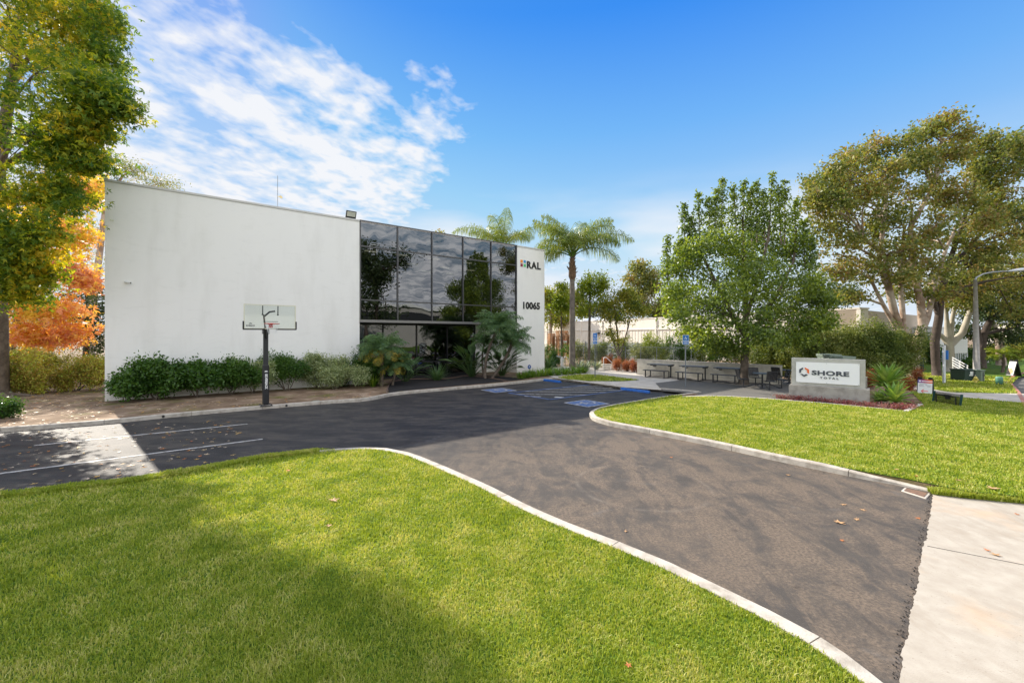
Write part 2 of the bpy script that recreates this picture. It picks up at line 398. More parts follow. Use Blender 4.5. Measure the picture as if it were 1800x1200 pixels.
class QB:       # quad collector for fronds, straps and blades
    def __init__(s): s.v = []; s.q = []
    def strip(s, ctr, wid, side, cup=0.0):
        """ctr list of Vectors, wid list, side Vector or list"""
        b = len(s.v)
        for i, (p, w_) in enumerate(zip(ctr, wid)):
            sd = side[i] if isinstance(side, list) else side
            s.v.append(tuple(p + sd * w_)); s.v.append(tuple(p - sd * w_))
        for i in range(len(ctr) - 1): s.q.append((b + 2 * i, b + 2 * i + 1, b + 2 * i + 3, b + 2 * i + 2))
    def build(s, name, mat, parent=None): return quads_object(name, np.array(s.v), np.array(s.q), mat, parent)
def arc_pts(base, az, el0, el1, L, k=8):
    p = Vector(base); out = [p.copy()]; dirs = []
    for i in range(k):
        e = el0 + (el1 - el0) * ((i + .5) / k) ** 1.2
        d = Vector((math.cos(az) * math.cos(e), math.sin(az) * math.cos(e), math.sin(e))); dirs.append(d); p = p + d * (L / k); out.append(p.copy())
    dirs.append(dirs[-1]); return out, dirs
def frond(qb, mb, base, az, el0, el1, L, ll, nl, rng, plume=0.5, wl=0.012, rr=0.02, bare=.15, hang=.6):
    pts, dirs = arc_pts(base, az, el0, el1, L, 10)
    mb.tube(pts, [rr * (1 - .8 * i / 10) for i in range(11)], 5, caps=False)
    side0 = Vector((-math.sin(az), math.cos(az), 0))
    for j in range(nl):
        t = bare + (1 - bare) * (j + .5) / nl; f = t * 10; i = min(int(f), 9); p = pts[i].lerp(pts[i + 1], f - i); d = dirs[i]
        up = side0.cross(d)
        env = math.sin(PI * min(1, max(.08, (t - bare * .6) / (1 - bare * .6)))) ** .55
        for sg in (-1, 1):
            l = ll * env * rng.uniform(.8, 1.1)
            v = (side0 * sg * 1.0 + d * rng.uniform(.35, .7) + up * rng.normal() * plume * .5).normalized()
            p1 = p + v * l * .45; v2 = (v + Vector((0, 0, -hang * 1.1))).normalized(); p2 = p1 + v2 * l * .3; v3 = (v2 + Vector((0, 0, -hang * 1.6))).normalized(); p3 = p2 + v3 * l * .28
            wv = d.cross(v).cross(v).normalized() if d.cross(v).length > .01 else d
            wv = (d * .8 + up * rng.normal() * .4).normalized()
            qb.strip([p, p1, p2, p3], [wl * .6, wl, wl * .8, wl * .15], wv)
def straps(qb, c, n, L, wid, rng, el=(60, 85), spread=.1, curl=1.3, az=None):
    for i in range(n):
        a = rng.uniform(0, 2 * PI) if az is None else rng.uniform(*az)
        e0 = math.radians(rng.uniform(*el)); l = L * rng.uniform(.6, 1.1)
        b = Vector(c) + Vector((math.cos(a), math.sin(a), 0)) * rng.uniform(0, spread)
        pts, _ = arc_pts(b, a, e0, e0 - curl * rng.uniform(.5, 1.2), l, 6)
        sd = Vector((-math.sin(a), math.cos(a), 0))
        qb.strip(pts, [wid * .6, wid * .9, wid, wid * .9, wid * .7, wid * .4, wid * .06], sd)
def in_poly(X, Y, poly):
    poly = [(p[0], p[1]) for p in poly]; ins = np.zeros(len(X), bool); j = len(poly) - 1
    for i in range(len(poly)):
        xi, yi = poly[i]; xj, yj = poly[j]
        c = ((yi > Y) != (yj > Y)) & (X < (xj - xi) * (Y - yi) / (yj - yi + 1e-12) + xi); ins ^= c; j = i
    return ins
def grass(poly, z, dens, seed, mat, hgt=0.05, wid=0.0035, near=3.0, fall=1.6, maxd=40, kmin=80, ex=None):
    rng = np.random.default_rng(seed); xs = [p[0] for p in poly]; ys = [p[1] for p in poly]
    x0, x1, y0, y1 = min(xs), max(xs), max(min(ys), 1.4), max(ys); allv = []; step = 1.0
    X = []; 
    gx = np.arange(x0, x1, step); gy = np.arange(y0, y1, step)
    for a in gx:
        for b in gy:
            cx, cyy = a + .5, b + .5; d = math.hypot(cx, cyy)
            if d > maxd or abs(cx) > cyy * 1.27 + 1.2: continue
            dn = max(kmin, dens * min(1, (near / d)) ** fall); k = int(dn * step * step)
            X.append(np.stack([rng.uniform(a, a + step, k), rng.uniform(b, b + step, k), np.full(k, d)], 1))
    X = np.concatenate(X); X = X[in_poly(X[:, 0], X[:, 1], poly)]
    if ex is not None: X = X[~in_poly(X[:, 0], X[:, 1], ex)]
    n = len(X); d = X[:, 2]
    wf = np.maximum(1, (d / near)) ** (fall * .5)
    az = rng.uniform(0, 2 * PI, n); lean = np.abs(rng.normal(0, .55, n)); h = hgt * rng.uniform(.45, 1.25, n) * np.minimum(1.5, wf ** .35); wd = wid * rng.uniform(.7, 1.3, n) * wf
    # longer tufts in places
    tuft = (np.sin(X[:, 0] * 2.3 + 1.3 * np.sin(X[:, 1] * 1.7)) * np.sin(X[:, 1] * 2.9 + X[:, 0])) > .55
    h *= np.where(tuft, 1.3, 1.0)
    dirx, diry = np.cos(az), np.sin(az); sx, sy = -diry, dirx
    sa = az + rng.normal(0, .6, n); sx, sy = -np.sin(sa), np.cos(sa)
    B = np.stack([X[:, 0], X[:, 1], np.full(n, z)], 1); L1 = .5
    M = B + np.stack([dirx * lean * h * .35, diry * lean * h * .35, h * .6], 1)
    T = B + np.stack([dirx * lean * h * 1.15, diry * lean * h * 1.15, h * (1.0 - .25 * lean)], 1)
    Sd = np.stack([sx, sy, np.zeros(n)], 1) * wd[:, None]
    V = np.stack([B - Sd, B + Sd, M + Sd * .9, M - Sd * .9, T + Sd * .12, T - Sd * .12], 1).reshape(-1, 3)
    b = np.arange(n)[:, None] * 6
    Q = np.concatenate([b + np.array([[0, 1, 2, 3]]), b + np.array([[3, 2, 4, 5]])], 1).reshape(-1, 4)
    print('grass blades', n)
    return quads_object('grass', V, Q, mat)
def text_mesh(name, s, size, o, r, u, nrm, mat, parent=None, ext=0.004, xs=1.0, bold=0.0, align='LEFT', space=1.0):
    cu_ = bpy.data.curves.new('t', 'FONT'); cu_.body = s; cu_.size = size; cu_.extrude = ext; cu_.offset = bold; cu_.align_x = align; cu_.space_character = space; cu_.resolution_u = 3
    ob = bpy.data.objects.new('t', cu_); C.objects.link(ob); bpy.context.view_layer.update()
    me = bpy.data.meshes.new_from_object(ob.evaluated_get(bpy.context.evaluated_depsgraph_get()))
    bpy.data.objects.remove(ob); bpy.data.curves.remove(cu_)
    me.materials.clear()
    M = Matrix.Identity(4)
    for i, ax in enumerate((r * xs, u, nrm)):
        for j in range(3): M[j][i] = ax[j]
    for j in range(3): M[j][3] = o[j]
    me.transform(M); me.name = name
    return finish(name, me, mat, parent)
# ================================================================== SETTING
def asphalt_extra(t, pos, c):
    big = noise(t, pos, .28, 4, .6, .8); st = noise(t, pos, .9, 6, .62, .6, (1, 2.6, 1), math.radians(38))
    sp = noise(t, pos, 70, 2, .6); ag = noise(t, pos, 30, 3, .7)
    base = ramp(t, st, [(.36, (.018, .018, .020)), (.5, (.032, .031, .032)), (.60, (.060, .054, .048)), (.68, (.032, .030, .030))])
    # worn brown patches mostly on the driveway near the street
    sx = N(t, 'ShaderNodeSeparateXYZ'); Lk(t, pos, sx.inputs[0])
    dist = math_node(t, 'ADD', math_node(t, 'MULTIPLY', sx.outputs[0], E2.x), math_node(t, 'MULTIPLY', sx.outputs[1], E2.y))
    mr = N(t, 'ShaderNodeMapRange', interpolation_type='SMOOTHSTEP'); Lk(t, dist, mr.inputs[0]); mr.inputs[1].default_value = 11.0; mr.inputs[2].default_value = 6.0
    w2 = math_node(t, 'ADD', math_node(t, 'MULTIPLY', noise(t, pos, .8, 9, .72, .9, (1.9, .75, 1), math.radians(-37)), .6), math_node(t, 'MULTIPLY', noise(t, pos, 2.6, 8, .75, .4), .4))
    worn = math_node(t, 'MULTIPLY', math_node(t, 'MULTIPLY', math_node(t, 'SUBTRACT', w2, .44), 9.0, clamp=True), math_node(t, 'ADD', math_node(t, 'MULTIPLY', mr.outputs[0], .85), .05))
    wcol = ramp(t, ag, [(.35, (.090, .073, .058)), (.65, (.195, .150, .110))])
    base = mixc(t, math_node(t, 'MULTIPLY', mr.outputs[0], .75), base, (.088, .077, .066))
    c1 = mixc(t, math_node(t, 'MULTIPLY', worn, 1.0), base, wcol)
    pale = math_node(t, 'MULTIPLY', math_node(t, 'SUBTRACT', noise(t, pos, .55, 9, .7, 1.8, (1, 1.6, 1)), .60), 14.0, clamp=True)
    c1 = mixc(t, math_node(t, 'MULTIPLY', pale, .30), c1, (.15, .145, .14))
    ac = P(1128, 852); vd = N(t, 'ShaderNodeVectorMath', operation='DISTANCE'); Lk(t, pos, vd.inputs[0]); vd.inputs[1].default_value = (ac.x, ac.y, 0)
    ring = math_node(t, 'SUBTRACT', 1.0, math_node(t, 'MULTIPLY', math_node(t, 'ABSOLUTE', math_node(t, 'SUBTRACT', vd.outputs['Value'], 1.15)), 16.0), clamp=True)
    ring = math_node(t, 'MULTIPLY', ring, math_node(t, 'MULTIPLY', math_node(t, 'SUBTRACT', noise(t, pos, 1.6, 4), .42), 5.0, clamp=True))
    c1 = mixc(t, math_node(t, 'MULTIPLY', ring, .45), c1, (.22, .185, .15))
    vo = N(t, 'ShaderNodeTexVoronoi', feature='DISTANCE_TO_EDGE'); vo.inputs['Scale'].default_value = .33
    wp = N(t, 'ShaderNodeVectorMath', operation='ADD'); wn_ = N(t, 'ShaderNodeTexNoise'); wn_.inputs['Scale'].default_value = 1.7; wn_.inputs['Detail'].default_value = 6; Lk(t, pos, wn_.inputs['Vector']); Lk(t, pos, wp.inputs[0]); Lk(t, wn_.outputs['Color'], wp.inputs[1]); Lk(t, wp.outputs[0], vo.inputs['Vector'])
    crk = math_node(t, 'SUBTRACT', 1.0, math_node(t, 'MULTIPLY', vo.outputs['Distance'], 160.0), clamp=True)
    crk = math_node(t, 'MULTIPLY', crk, math_node(t, 'MULTIPLY', math_node(t, 'SUBTRACT', noise(t, pos, .5, 3), .5), 8.0, clamp=True))
    c1 = mixc(t, math_node(t, 'MULTIPLY', crk, .6), c1, (.012, .011, .011))
    oil = math_node(t, 'MULTIPLY', math_node(t, 'SUBTRACT', noise(t, pos, 2.1, 4, .5), .68), 16.0, clamp=True)
    c1 = mixc(t, math_node(t, 'MULTIPLY', oil, .6), c1, (.018, .016, .016))
    spk = math_node(t, 'MULTIPLY', math_node(t, 'SUBTRACT', sp, .60), 9, clamp=True)
    return mixc(t, math_node(t, 'MULTIPLY', spk, .35), c1, (.24, .21, .18))
M_ASPH = pmat('asphalt', (.04, .04, .04), .62, bump=.55, bscale=140, extra=asphalt_extra, spec=.18)
M_CONC = pmat('concrete', (.50, .46, .40), .8, bump=.25, bscale=70, col2=(.36, .32, .27), vscale=2.2, fac=(.42, .74))
M_KERB = pmat('kerb_concrete', (.46, .42, .36), .85, bump=.5, bscale=50, col2=(.26, .225, .18), vscale=5, fac=(.42, .72))
def apron_extra(t, pos, c):
    s1 = noise(t, pos, 1.1, 7, .65, .4, (2.2, .8, 1), math.radians(-37)); rust = noise(t, pos, .8, 5, .6)
    c = mixc(t, math_node(t, 'MULTIPLY', math_node(t, 'SUBTRACT', s1, .52), 5, clamp=True), c, (.30, .255, .20))
    c = mixc(t, math_node(t, 'MULTIPLY', math_node(t, 'SUBTRACT', rust, .56), 4, clamp=True), c, (.46, .32, .20))
    d = noise(t, pos, 45, 2); return mixc(t, math_node(t, 'MULTIPLY', math_node(t, 'SUBTRACT', d, .66), 7, clamp=True), c, (.2, .17, .13))
M_APRON = pmat('apron_concrete', (.40, .36, .30), .85, bump=.3, bscale=90, col2=(.34, .30, .245), vscale=5, extra=apron_extra)
def dirt_extra(t, pos, c):
    a = noise(t, pos, 1.3, 7, .65); moss = noise(t, pos, .7, 5, .6)
    c = ramp(t, a, [(.35, (.12, .078, .048)), (.55, (.24, .17, .115)), (.7, (.38, .29, .21))])
    c = mixc(t, math_node(t, 'MULTIPLY', math_node(t, 'SUBTRACT', moss, .53), 6, clamp=True), c, (.12, .12, .03))
    return c
M_DIRT = pmat('soil', (.1, .07, .05), .95, bump=1.0, bscale=22, extra=dirt_extra, spec=.15)
M_MULCH = pmat('black_mulch', (.012, .012, .013), .9, bump=1.0, bscale=45, col2=(.04, .037, .036), vscale=30, spec=.2)
M_GRAVEL = pmat('dark_gravel', (.17, .16, .145), .9, bump=1.0, bscale=55, col2=(.08, .076, .07), vscale=38, spec=.3)
def turf_extra(t, pos, c):
    a = noise(t, pos, 1.2, 5, .6); b = noise(t, pos, 26, 4, .7)
    c = ramp(t, a, [(.35, (.07, .14, .012)), (.55, (.11, .19, .018)), (.72, (.17, .22, .04))])
    return mixc(t, math_node(t, 'MULTIPLY', math_node(t, 'SUBTRACT', b, .42), 4, clamp=True), c, (.03, .055, .008))
M_TURF = pmat('turf', (.05, .08, .01), .9, bump=1.0, bscale=30, extra=turf_extra, spec=.15)
M_STREET = pmat('street_asphalt', (.15, .145, .135), .9, bump=.4, bscale=120, col2=(.10, .095, .09), vscale=1.2)
def wallp_extra(t, pos, c):
    v = noise(t, pos, .9, 6, .6, 0, (1.6, 1.6, .35)); h = noise(t, pos, 3.5, 5, .6, .3, (.5, .5, 1.4))
    c = mixc(t, math_node(t, 'MULTIPLY', math_node(t, 'SUBTRACT', v, .5), 1.2, clamp=True), c, (.62, .60, .55))
    c = mixc(t, math_node(t, 'MULTIPLY', math_node(t, 'SUBTRACT', h, .55), 1.1, clamp=True), c, (.66, .65, .61))
    sx = N(t, 'ShaderNodeSeparateXYZ'); Lk(t, pos, sx.inputs[0])
    mr = N(t, 'ShaderNodeMapRange'); Lk(t, sx.outputs[2], mr.inputs[0]); mr.inputs[1].default_value = .55; mr.inputs[2].default_value = .08; mr.inputs[4].default_value = .55
    return mixc(t, math_node(t, 'MULTIPLY', mr.outputs[0], noise(t, pos, 5, 5, .7)), c, (.38, .33, .26))
M_WALL = pmat('white_stucco', (.84, .825, .79), .9, bump=.5, bscale=45, extra=wallp_extra, spec=.2)
M_CREAM = pmat('cream_paint', (.74, .69, .60), .9, bump=.3, bscale=20, var=.12, vscale=.8)
M_DARK = pmat('dark_metal', (.035, .036, .04), .45, metal=.3)
M_FRAME = pmat('bronze_frame', (.09, .088, .09), .4, metal=.7)
M_BAND = pmat('grey_band', (.22, .21, .20), .45, metal=.4)
M_WHITE = pmat('white_paint', (.75, .75, .73), .5)
M_BLACK = pmat('black_paint', (.012, .012, .013), .5)
M_GALV = pmat('galvanised_steel', (.33, .35, .37), .45, metal=.7, var=.2, vscale=20)

# base sheet reaching the horizon
ngon('ground', [(-500, -300), (500, -300), (500, 700), (-500, 700)], -.06, M_DIRT)
ngon('parking_lot', [(-70, -2.5), (2.0, -2.5), (9, 6.9), (16, 12.4), (22.2, 18.4), (22, 34), (-70, 34)], 0.0, M_ASPH)
st = Vector((.794, .608, 0)); sn = Vector((.608, -.794, 0))
LK = Vector((8.0, 6.27, 0))
def stp(a, b): return LK + st * a + sn * b
ngon('street', [stp(-70, -.3)] + [stp(-9.5, -.3), stp(0, -.35)] + [Vector((14, 10.9, 0)), Vector((22.0, 18.3, 0)), Vector((26, 22.2, 0)), Vector((27.6, 24, 0)), Vector((33.8, 28.7, 0)), Vector((50, 38, 0)), Vector((90, 62, 0)), Vector((100, 45, 0)), stp(60, 11.5), stp(-70, 11.5)], -.012 + .016, M_STREET)

# kerbs
k1 = smooth_line([P(*q) for q in [(-420, 785), (-200, 772), (0, 759.5), (183, 745.5), (287, 735), (383, 726), (462, 719), (540, 712.5), (583, 709), (632, 706), (662, 701.5), (691, 695.3), (727, 691.2), (769, 687.6), (811, 683.6), (853, 680), (906, 674.7), (957, 669), (973.8, 667)]])
k2 = smooth_line([P(*q) for q in [(973.8, 667), (1016.7, 672.5), (1045, 676), (1093, 682.5), (1131.7, 685), (1170, 687.5), (1227.5, 692.5)]])
k3 = smooth_line([P(*q) for q in [(1227.5, 692.5), (1175, 700), (1141.7, 705), (1069.5, 717.6), (1044, 724.9), (1035.5, 731.5), (1041, 738.5), (1069.5, 748), (1141.7, 762), (1250, 784), (1355.6, 808), (1444, 827), (1533, 845), (1578, 853), (1636, 865)]])
kl = smooth_line([P(x, y, .125) for x, y in [(-420, 925), (-100, 882), (0, 868), (100, 857), (200, 846), (300, 831), (400, 813), (500, 797), (560, 790), (600, 786.8), (640, 785), (680, 786.5), (719, 794), (755, 807), (798.6, 825), (867, 855), (920, 882), (1000, 917), (1089, 950), (1178, 986), (1267, 1028), (1355.6, 1070.5), (1444, 1117), (1489, 1146), (1533, 1177), (1575, 1208)]])
kl = kl + [kl[-1] + Vector((.45, -.6, 0)), kl[-1] + Vector((.75, -1.1, 0))]
kerb(k1, 1, M_KERB); kerb(k2, 1, M_KERB)
k3end = k3[-1]
kerb(k3, 1, M_KERB, tops=lambda p: min(1.0, .12 + (p - k3end).length / 1.6))
kend = kl[-1]
kerb(kl, -1, M_KERB, wd=.19, tops=lambda p: min(1.0, .15 + (p - kend).length / 2.0))
M_RED = pmat('red_kerb_paint', (.42, .13, .10), .7, col2=(.40, .30, .25), vscale=4, fac=(.4, .8))
sk = smooth_line([(14, 11.2), P(1796.7, 696.7), P(1780, 677.5), P(1779, 672.5), P(1784, 665), P(1800, 659), (50, 38.2)], .5)
kerb(sk, 1, M_RED, name='red_kerb')

# raised ground behind the kerbs
in1 = offset_line(k1, .14); in2 = offset_line(k2, .14); in3 = offset_line(k3, .14)
edge_r = [Vector((8.45, 7.0, 0)), Vector((14, 11.35, 0))] + offset_line(sk, .14)[2:]
bank = in1 + in2[1:] + in3[1:] + edge_r + [Vector((120, 90, 0)), Vector((120, 200, 0)), Vector((-160, 200, 0)), Vector((-60, 14, 0))]
ngon('planting_ground', bank, .098, M_DIRT, thick=.14)
inl = offset_line(kl, -.18)
lawn_l = inl + [stp(-7.9, -.05), stp(-40, -.05), Vector((-24, -6, 0))]
ngon('lawn', lawn_l, .112, M_TURF, thick=.12)
strip = [P(x, y, .12) for x, y in [(1200, 697.6), (1230, 696.5), (1270, 696.4), (1345.6, 700.7), (1402, 705.4), (1458, 709.6), (1520, 715.6), (1597, 723), (1624, 710.6)]]
strip_s = smooth_line(strip[:-2] + [strip[-2]], .4)
lawn_r = [p for p in in3 if (p - in3[0]).length > 1.2][:] 
lawn_r = lawn_r + [P(1700, 869.5, .05), P(1860, 885, .05), Vector((14, 11.45, 0)), Vector((20.2, 16.2, 0))] + [P(x, y, .112) for x, y in [(1800, 708), (1694.7, 699), (1640, 691), (1600, 687)]] + [P(1624, 711, .112), P(1597, 723.5, .112)] + [p for p in reversed(strip_s[:-1])]
ngon('lawn', lawn_r, .112, M_TURF)
m = MB()
sl = [Vector((p.x, p.y, 0)) for p in strip_s] + [Vector((strip[-1].x, strip[-1].y, 0))]
so = offset_line(sl, .14)
for i in range(len(sl) - 1):
    m.add([Vector((a.x, a.y, z)) for z in (.09, .135) for a in (sl[i], sl[i + 1], so[i + 1], so[i])], [(4, 5, 6, 7), (0, 1, 5, 4), (2, 3, 7, 6), (1, 2, 6, 5), (3, 0, 4, 7)])
m.build('mow_strip', M_CONC)['kind'] = 'structure'
gravel = [P(x, y, .104) for x, y in [(1166, 686.5), (1152, 673), (1195, 668), (1117, 657.5), (1118, 652), (1420, 668), (1490, 673), (1500, 690), (1525, 716), (1440, 709), (1402, 705.6), (1345, 701), (1270, 696.6), (1218, 696), (1229, 692)]]
ngon('gravel_yard', gravel, .104, M_GRAVEL)
path = [P(x, y, .112) for x, y in [(976, 664.4), (1017, 670), (1045, 673.5), (1093, 680), (1131.7, 683), (1163, 685), (1152, 673), (1195, 668), (1119, 657.3), (1119, 650), (1060, 646), (1000, 644), (950, 646), (950, 655)]]
ngon('path', path, .112, M_CONC)
ngon('lawn', [P(x, y, .118) for x, y in [(980, 663.5), (1005, 659.5), (1032, 658), (1074, 661.5), (1122, 667.7), (1093, 669.8), (1036, 669.6), (997.5, 667)]], .118, M_TURF)
ngon('mulch_bed', [P(x, y, .106) for x, y in [(683, 691.5), (700, 687.5), (769, 681), (853, 673.5), (906, 668.3), (925, 666), (900, 663), (850, 660), (810, 656), (770, 660), (710, 661.5), (690, 667), (682, 680)]], .106, M_MULCH)
# street side
apron = [P(1640, 865.5), P(1635, 905), P(1625, 952), P(1610, 1040), P(1595, 1120), P(1581, 1200), Vector((2.45, 2.35, 0)), stp(-7.2, .45), stp(1.6, .45), P(1860, 878), P(1700, 862)]
ap = []
rr_ = random.Random(4)
for i in range(5):
    a, b = apron[i], apron[i + 1]
    nj = max(4, int((b - a).length / .035)); wob = 0
    for j in range(nj):
        wob = wob * .8 + rr_.gauss(0, .007); p = a.lerp(b, j / nj); ap.append(p + Vector((wob + rr_.uniform(-.006, .006), 0, 0)))
ngon('apron', ap + apron[5:], .012, M_APRON)
m = MB(); a, b = P(1630, 961), P(1850, 1004); m.tube([Vector((a.x, a.y, .0135)), Vector((b.x, b.y, .0135))], .0035, 4); m.build('apron_joint', M_BLACK)['kind'] = 'structure'
# dark tar crumbs along the broken asphalt edge
m = MB()
for i in range(260):
    k = rr_.randrange(5); p = apron[k].lerp(apron[k + 1], rr_.random()) + Vector((rr_.gauss(-.025, .018), rr_.gauss(.02, .02), 0)); r = rr_.uniform(.003, .009)
    m.lathe((p.x, p.y, .004), [(r, 0), (r * .8, r * .8), (r * .2, r * 1.1)], 5)
m.build('tar_crumbs', pmat('tar', (.035, .032, .03), .9))['kind'] = 'stuff'
driveway2 = [P(x, y, .121) for x, y in [(1600, 682), (1640, 690.3), (1694.7, 698.9), (1760, 704.5), (1850, 712), (1850, 692.8), (1788, 691.3), (1740, 690.8), (1672, 689.3), (1640, 684), (1600, 676)]]
far_lawn = [P(x, y, .108) for x, y in [(1600, 679), (1672, 689.6), (1788, 691.5), (1778, 675), (1790, 663), (1830, 655)]] + [Vector((60, 50, 0)), Vector((50, 70, 0)), Vector((30, 60, 0)), P(1560, 645, .108)]
ngon('lawn', far_lawn, .108, M_TURF)
ngon('driveway', driveway2, .121, M_CONC)
ngon('path', [P(x, y, .114) for x, y in [(1665, 664), (1720, 668), (1779, 676), (1779, 670), (1720, 665.5), (1690, 660), (1660, 657)]], .114, M_CONC)
ngon('path', [P(x, y, .114) for x, y in [(1712, 637), (1735, 638.5), (1745, 633), (1722, 632)]], .114, M_CONC)
ngon('mulch_strip', [P(x, y, .116) for x, y in [(1618, 656), (1660, 659), (1700, 666), (1695, 668.5), (1650, 662), (1615, 660)]], .116, pmat('red_bark', (.30, .12, .07), .9, bump=.8, bscale=30, col2=(.16, .08, .05), vscale=12))
# other side of the street (seen in the window reflections)
ngon('verge', [stp(-80, 11.5), stp(80, 11.5), stp(80, 90), stp(-80, 90)], .10, M_TURF)

# painted markings
M_PW = pmat('white_line_paint', (.42, .41, .39), .7, col2=(.09, .085, .082), vscale=9, fac=(.46, .68), bump=.3, bscale=140)
M_PB = pmat('blue_line_paint', (.05, .11, .27), .7, col2=(.07, .085, .13), vscale=7, fac=(.5, .75), bump=.3, bscale=140)
def line(a, b, wd, mat, name, z=.006):
    d = (b - a).normalized(); s_ = Vector((-d.y, d.x, 0)) * wd / 2
    m = MB(); m.add([Vector((q.x, q.y, z)) for q in (a - s_, b - s_, b + s_, a + s_)], [(0, 1, 2, 3)]); o = m.build(name, mat); o['kind'] = 'structure'; return o
line(P(60, 783), P(435, 745), .10, M_PW, 'parking_line'); line(P(-150, 852), P(462, 771.5), .10, M_PW, 'parking_line')
A_, B_, D_, E_ = P(894, 690.8), P(1040.6, 675.6), P(966.6, 702.2), P(1098, 686)
for a, b in ((A_, B_), (A_, D_), (D_, E_)): line(a, b, .11, M_PB, 'blue_marking', .010)
for i in range(7):
    t = (i + .6) / 7.2; a = A_.lerp(B_, min(1, t * 1.02)); b = D_.lerp(E_, min(1, t * .98))
    # stripes run across the aisle on a slant
    pa = A_.lerp(B_, max(0, t - .0)); pb = D_.lerp(E_, t)
yy = [(707.5, 0)]
def seg_in_aisle(y):       # horizontal-looking stripes as in the photograph, clipped to the aisle
    pts = []
    quad = [(894, 690.8), (1040.6, 675.6), (1098, 686), (966.6, 702.2)]
    for i in range(4):
        (x0, y0), (x1, y1) = quad[i], quad[(i + 1) % 4]
        ya, yb = y[0] + (x0 - 1000) * y[1], y[0] + (x1 - 1000) * y[1]
        if (y0 - ya) * (y1 - yb) < 0:
            t = (ya - y0) / ((y1 - y0) - (yb - ya)); pts.append((x0 + (x1 - x0) * t, y0 + (y1 - y0) * t))
    return pts
for y0 in (678.3, 681.3, 684.8, 688.8, 693.6):
    s_ = seg_in_aisle((y0, .012))
    if len(s_) == 2: line(P(*s_[0]), P(*s_[1]), .11, M_PW, 'hatch_line', .007)
line(P(922, 696.3), P(951, 697.2), .16, M_PW, 'hatch_line', .007); line(P(975, 697.8), P(990, 698.6), .3, M_PW, 'hatch_line', .007)

def isa_figure(mb, o, r, u, s, z=None, nrm=UP, th=.002):
    """wheelchair symbol in a unit square of side s centred on o"""
    def pt(x, y): return o + r * (x * s) + u * (y * s)
    def poly(pts): mb.prism([pt(*p) + nrm * .0 for p in pts], nrm * th)
    def seg(a, b, w_):
        d = (Vector(b) - Vector(a)).normalized(); n_ = Vector((-d.y, d.x)) * w_ / 2; a = Vector(a); b = Vector(b)
        poly([a - n_, b - n_, b + n_, a + n_])
    k = 10; poly([(-.08 + .065 * math.cos(2 * PI * i / k), .36 + .065 * math.sin(2 * PI * i / k)) for i in range(k)])
    seg((-.08, .28), (-.04, -.03), .08); seg((-.06, .12), (.14, .12), .06); seg((-.06, -.02), (.16, -.02), .07); seg((.15, .0), (.25, -.26), .07); seg((.24, -.25), (.33, -.21), .06)
    ang = [math.radians(a) for a in range(100, 345, 20)]; c_ = (-.05, -.12); R1, R2 = .27, .205
    for a, b in zip(ang, ang[1:]):
        poly([(c_[0] + R1 * math.cos(a), c_[1] + R1 * math.sin(a)), (c_[0] + R1 * math.cos(b), c_[1] + R1 * math.sin(b)), (c_[0] + R2 * math.cos(b), c_[1] + R2 * math.sin(b)), (c_[0] + R2 * math.cos(a), c_[1] + R2 * math.sin(a))])
def isa_ground(cx, cy_, hw, name):
    c = P(cx, cy_); rt = (E1 * .0 + Vector((.72, -.69, 0))).normalized(); upv = Vector((.69, .72, 0)).normalized()
    rt = -E2; upv = E1 * -1
    m = MB(); m.add([Vector((q.x, q.y, .005)) for q in (c - rt * hw - upv * hw, c + rt * hw - upv * hw, c + rt * hw + upv * hw, c - rt * hw + upv * hw)], [(0, 1, 2, 3)])
    o = m.build('blue_marking', M_PB); o['kind'] = 'structure'
    m = MB(); isa_figure(m, Vector((c.x, c.y, .008)), rt, upv, hw * 1.9, th=.001); o = m.build('wheelchair_marking', M_PW); o['kind'] = 'structure'
    m = MB()
    for s1, s2, s3, s4 in ((-1, -1, 1, -1), (1, -1, 1, 1), (1, 1, -1, 1), (-1, 1, -1, -1)):
        a = c + (rt * s1 + upv * s2) * hw; b = c + (rt * s3 + upv * s4) * hw; d = (b - a).normalized(); n_ = Vector((-d.y, d.x, 0)) * .035
        m.add([Vector((q.x, q.y, .0075)) for q in (a - n_, b - n_, b + n_, a + n_)], [(0, 1, 2, 3)])
    m.build('marking_border', M_PW)['kind'] = 'structure'
isa_ground(877, 685.8, .62, 'a'); isa_ground(1031, 708.6, .62, 'b')

# grass
GR = leafmat('grass_blade', [(.15, .225, .02), (.235, .315, .03), (.34, .395, .05), (.52, .50, .18)], trans=.35, rough=.5, vs=2.4, spec=.25, mixn=.48)
gl = [p.copy() for p in offset_line(kl, -.185)]
nf0 = sum(1 for p in kl[:-2] if p.y > 0 and HX + F * p.x / p.y < 585)
gl = [q if i >= nf0 else q + Vector((-.05, .30, 0)) for i, q in enumerate(gl)]
tag(grass(gl + [stp(-7.9, -.1), stp(-40, -.1), Vector((-24, -6, 0))], .112, 13000, 5, GR, hgt=.032, wid=.0026, near=3.2, fall=1.5, kmin=500), 'bright mown grass sloping below the camera, left of the driveway', 'grass', kind='stuff')
nf = sum(1 for p in kl[:-2] if p.y > 0 and HX + F * p.x / p.y < 585); fr_ = offset_line(kl, .02)[:nf] + list(reversed(offset_line(kl, -.24)[:nf]))
tag(grass(fr_, .122, 30000, 18, GR, hgt=.05, wid=.004, near=3.2, fall=.8, kmin=6000), 'grass creeping over the hidden kerb along the far edge of the left lawn', 'grass', kind='stuff')
tag(grass([p.copy() for p in lawn_r], .112, 12000, 6, GR, hgt=.030, wid=.0028, near=3.2, fall=1.5, kmin=500), 'sunlit mown grass right of the driveway, in front of the monument sign', 'grass', kind='stuff')
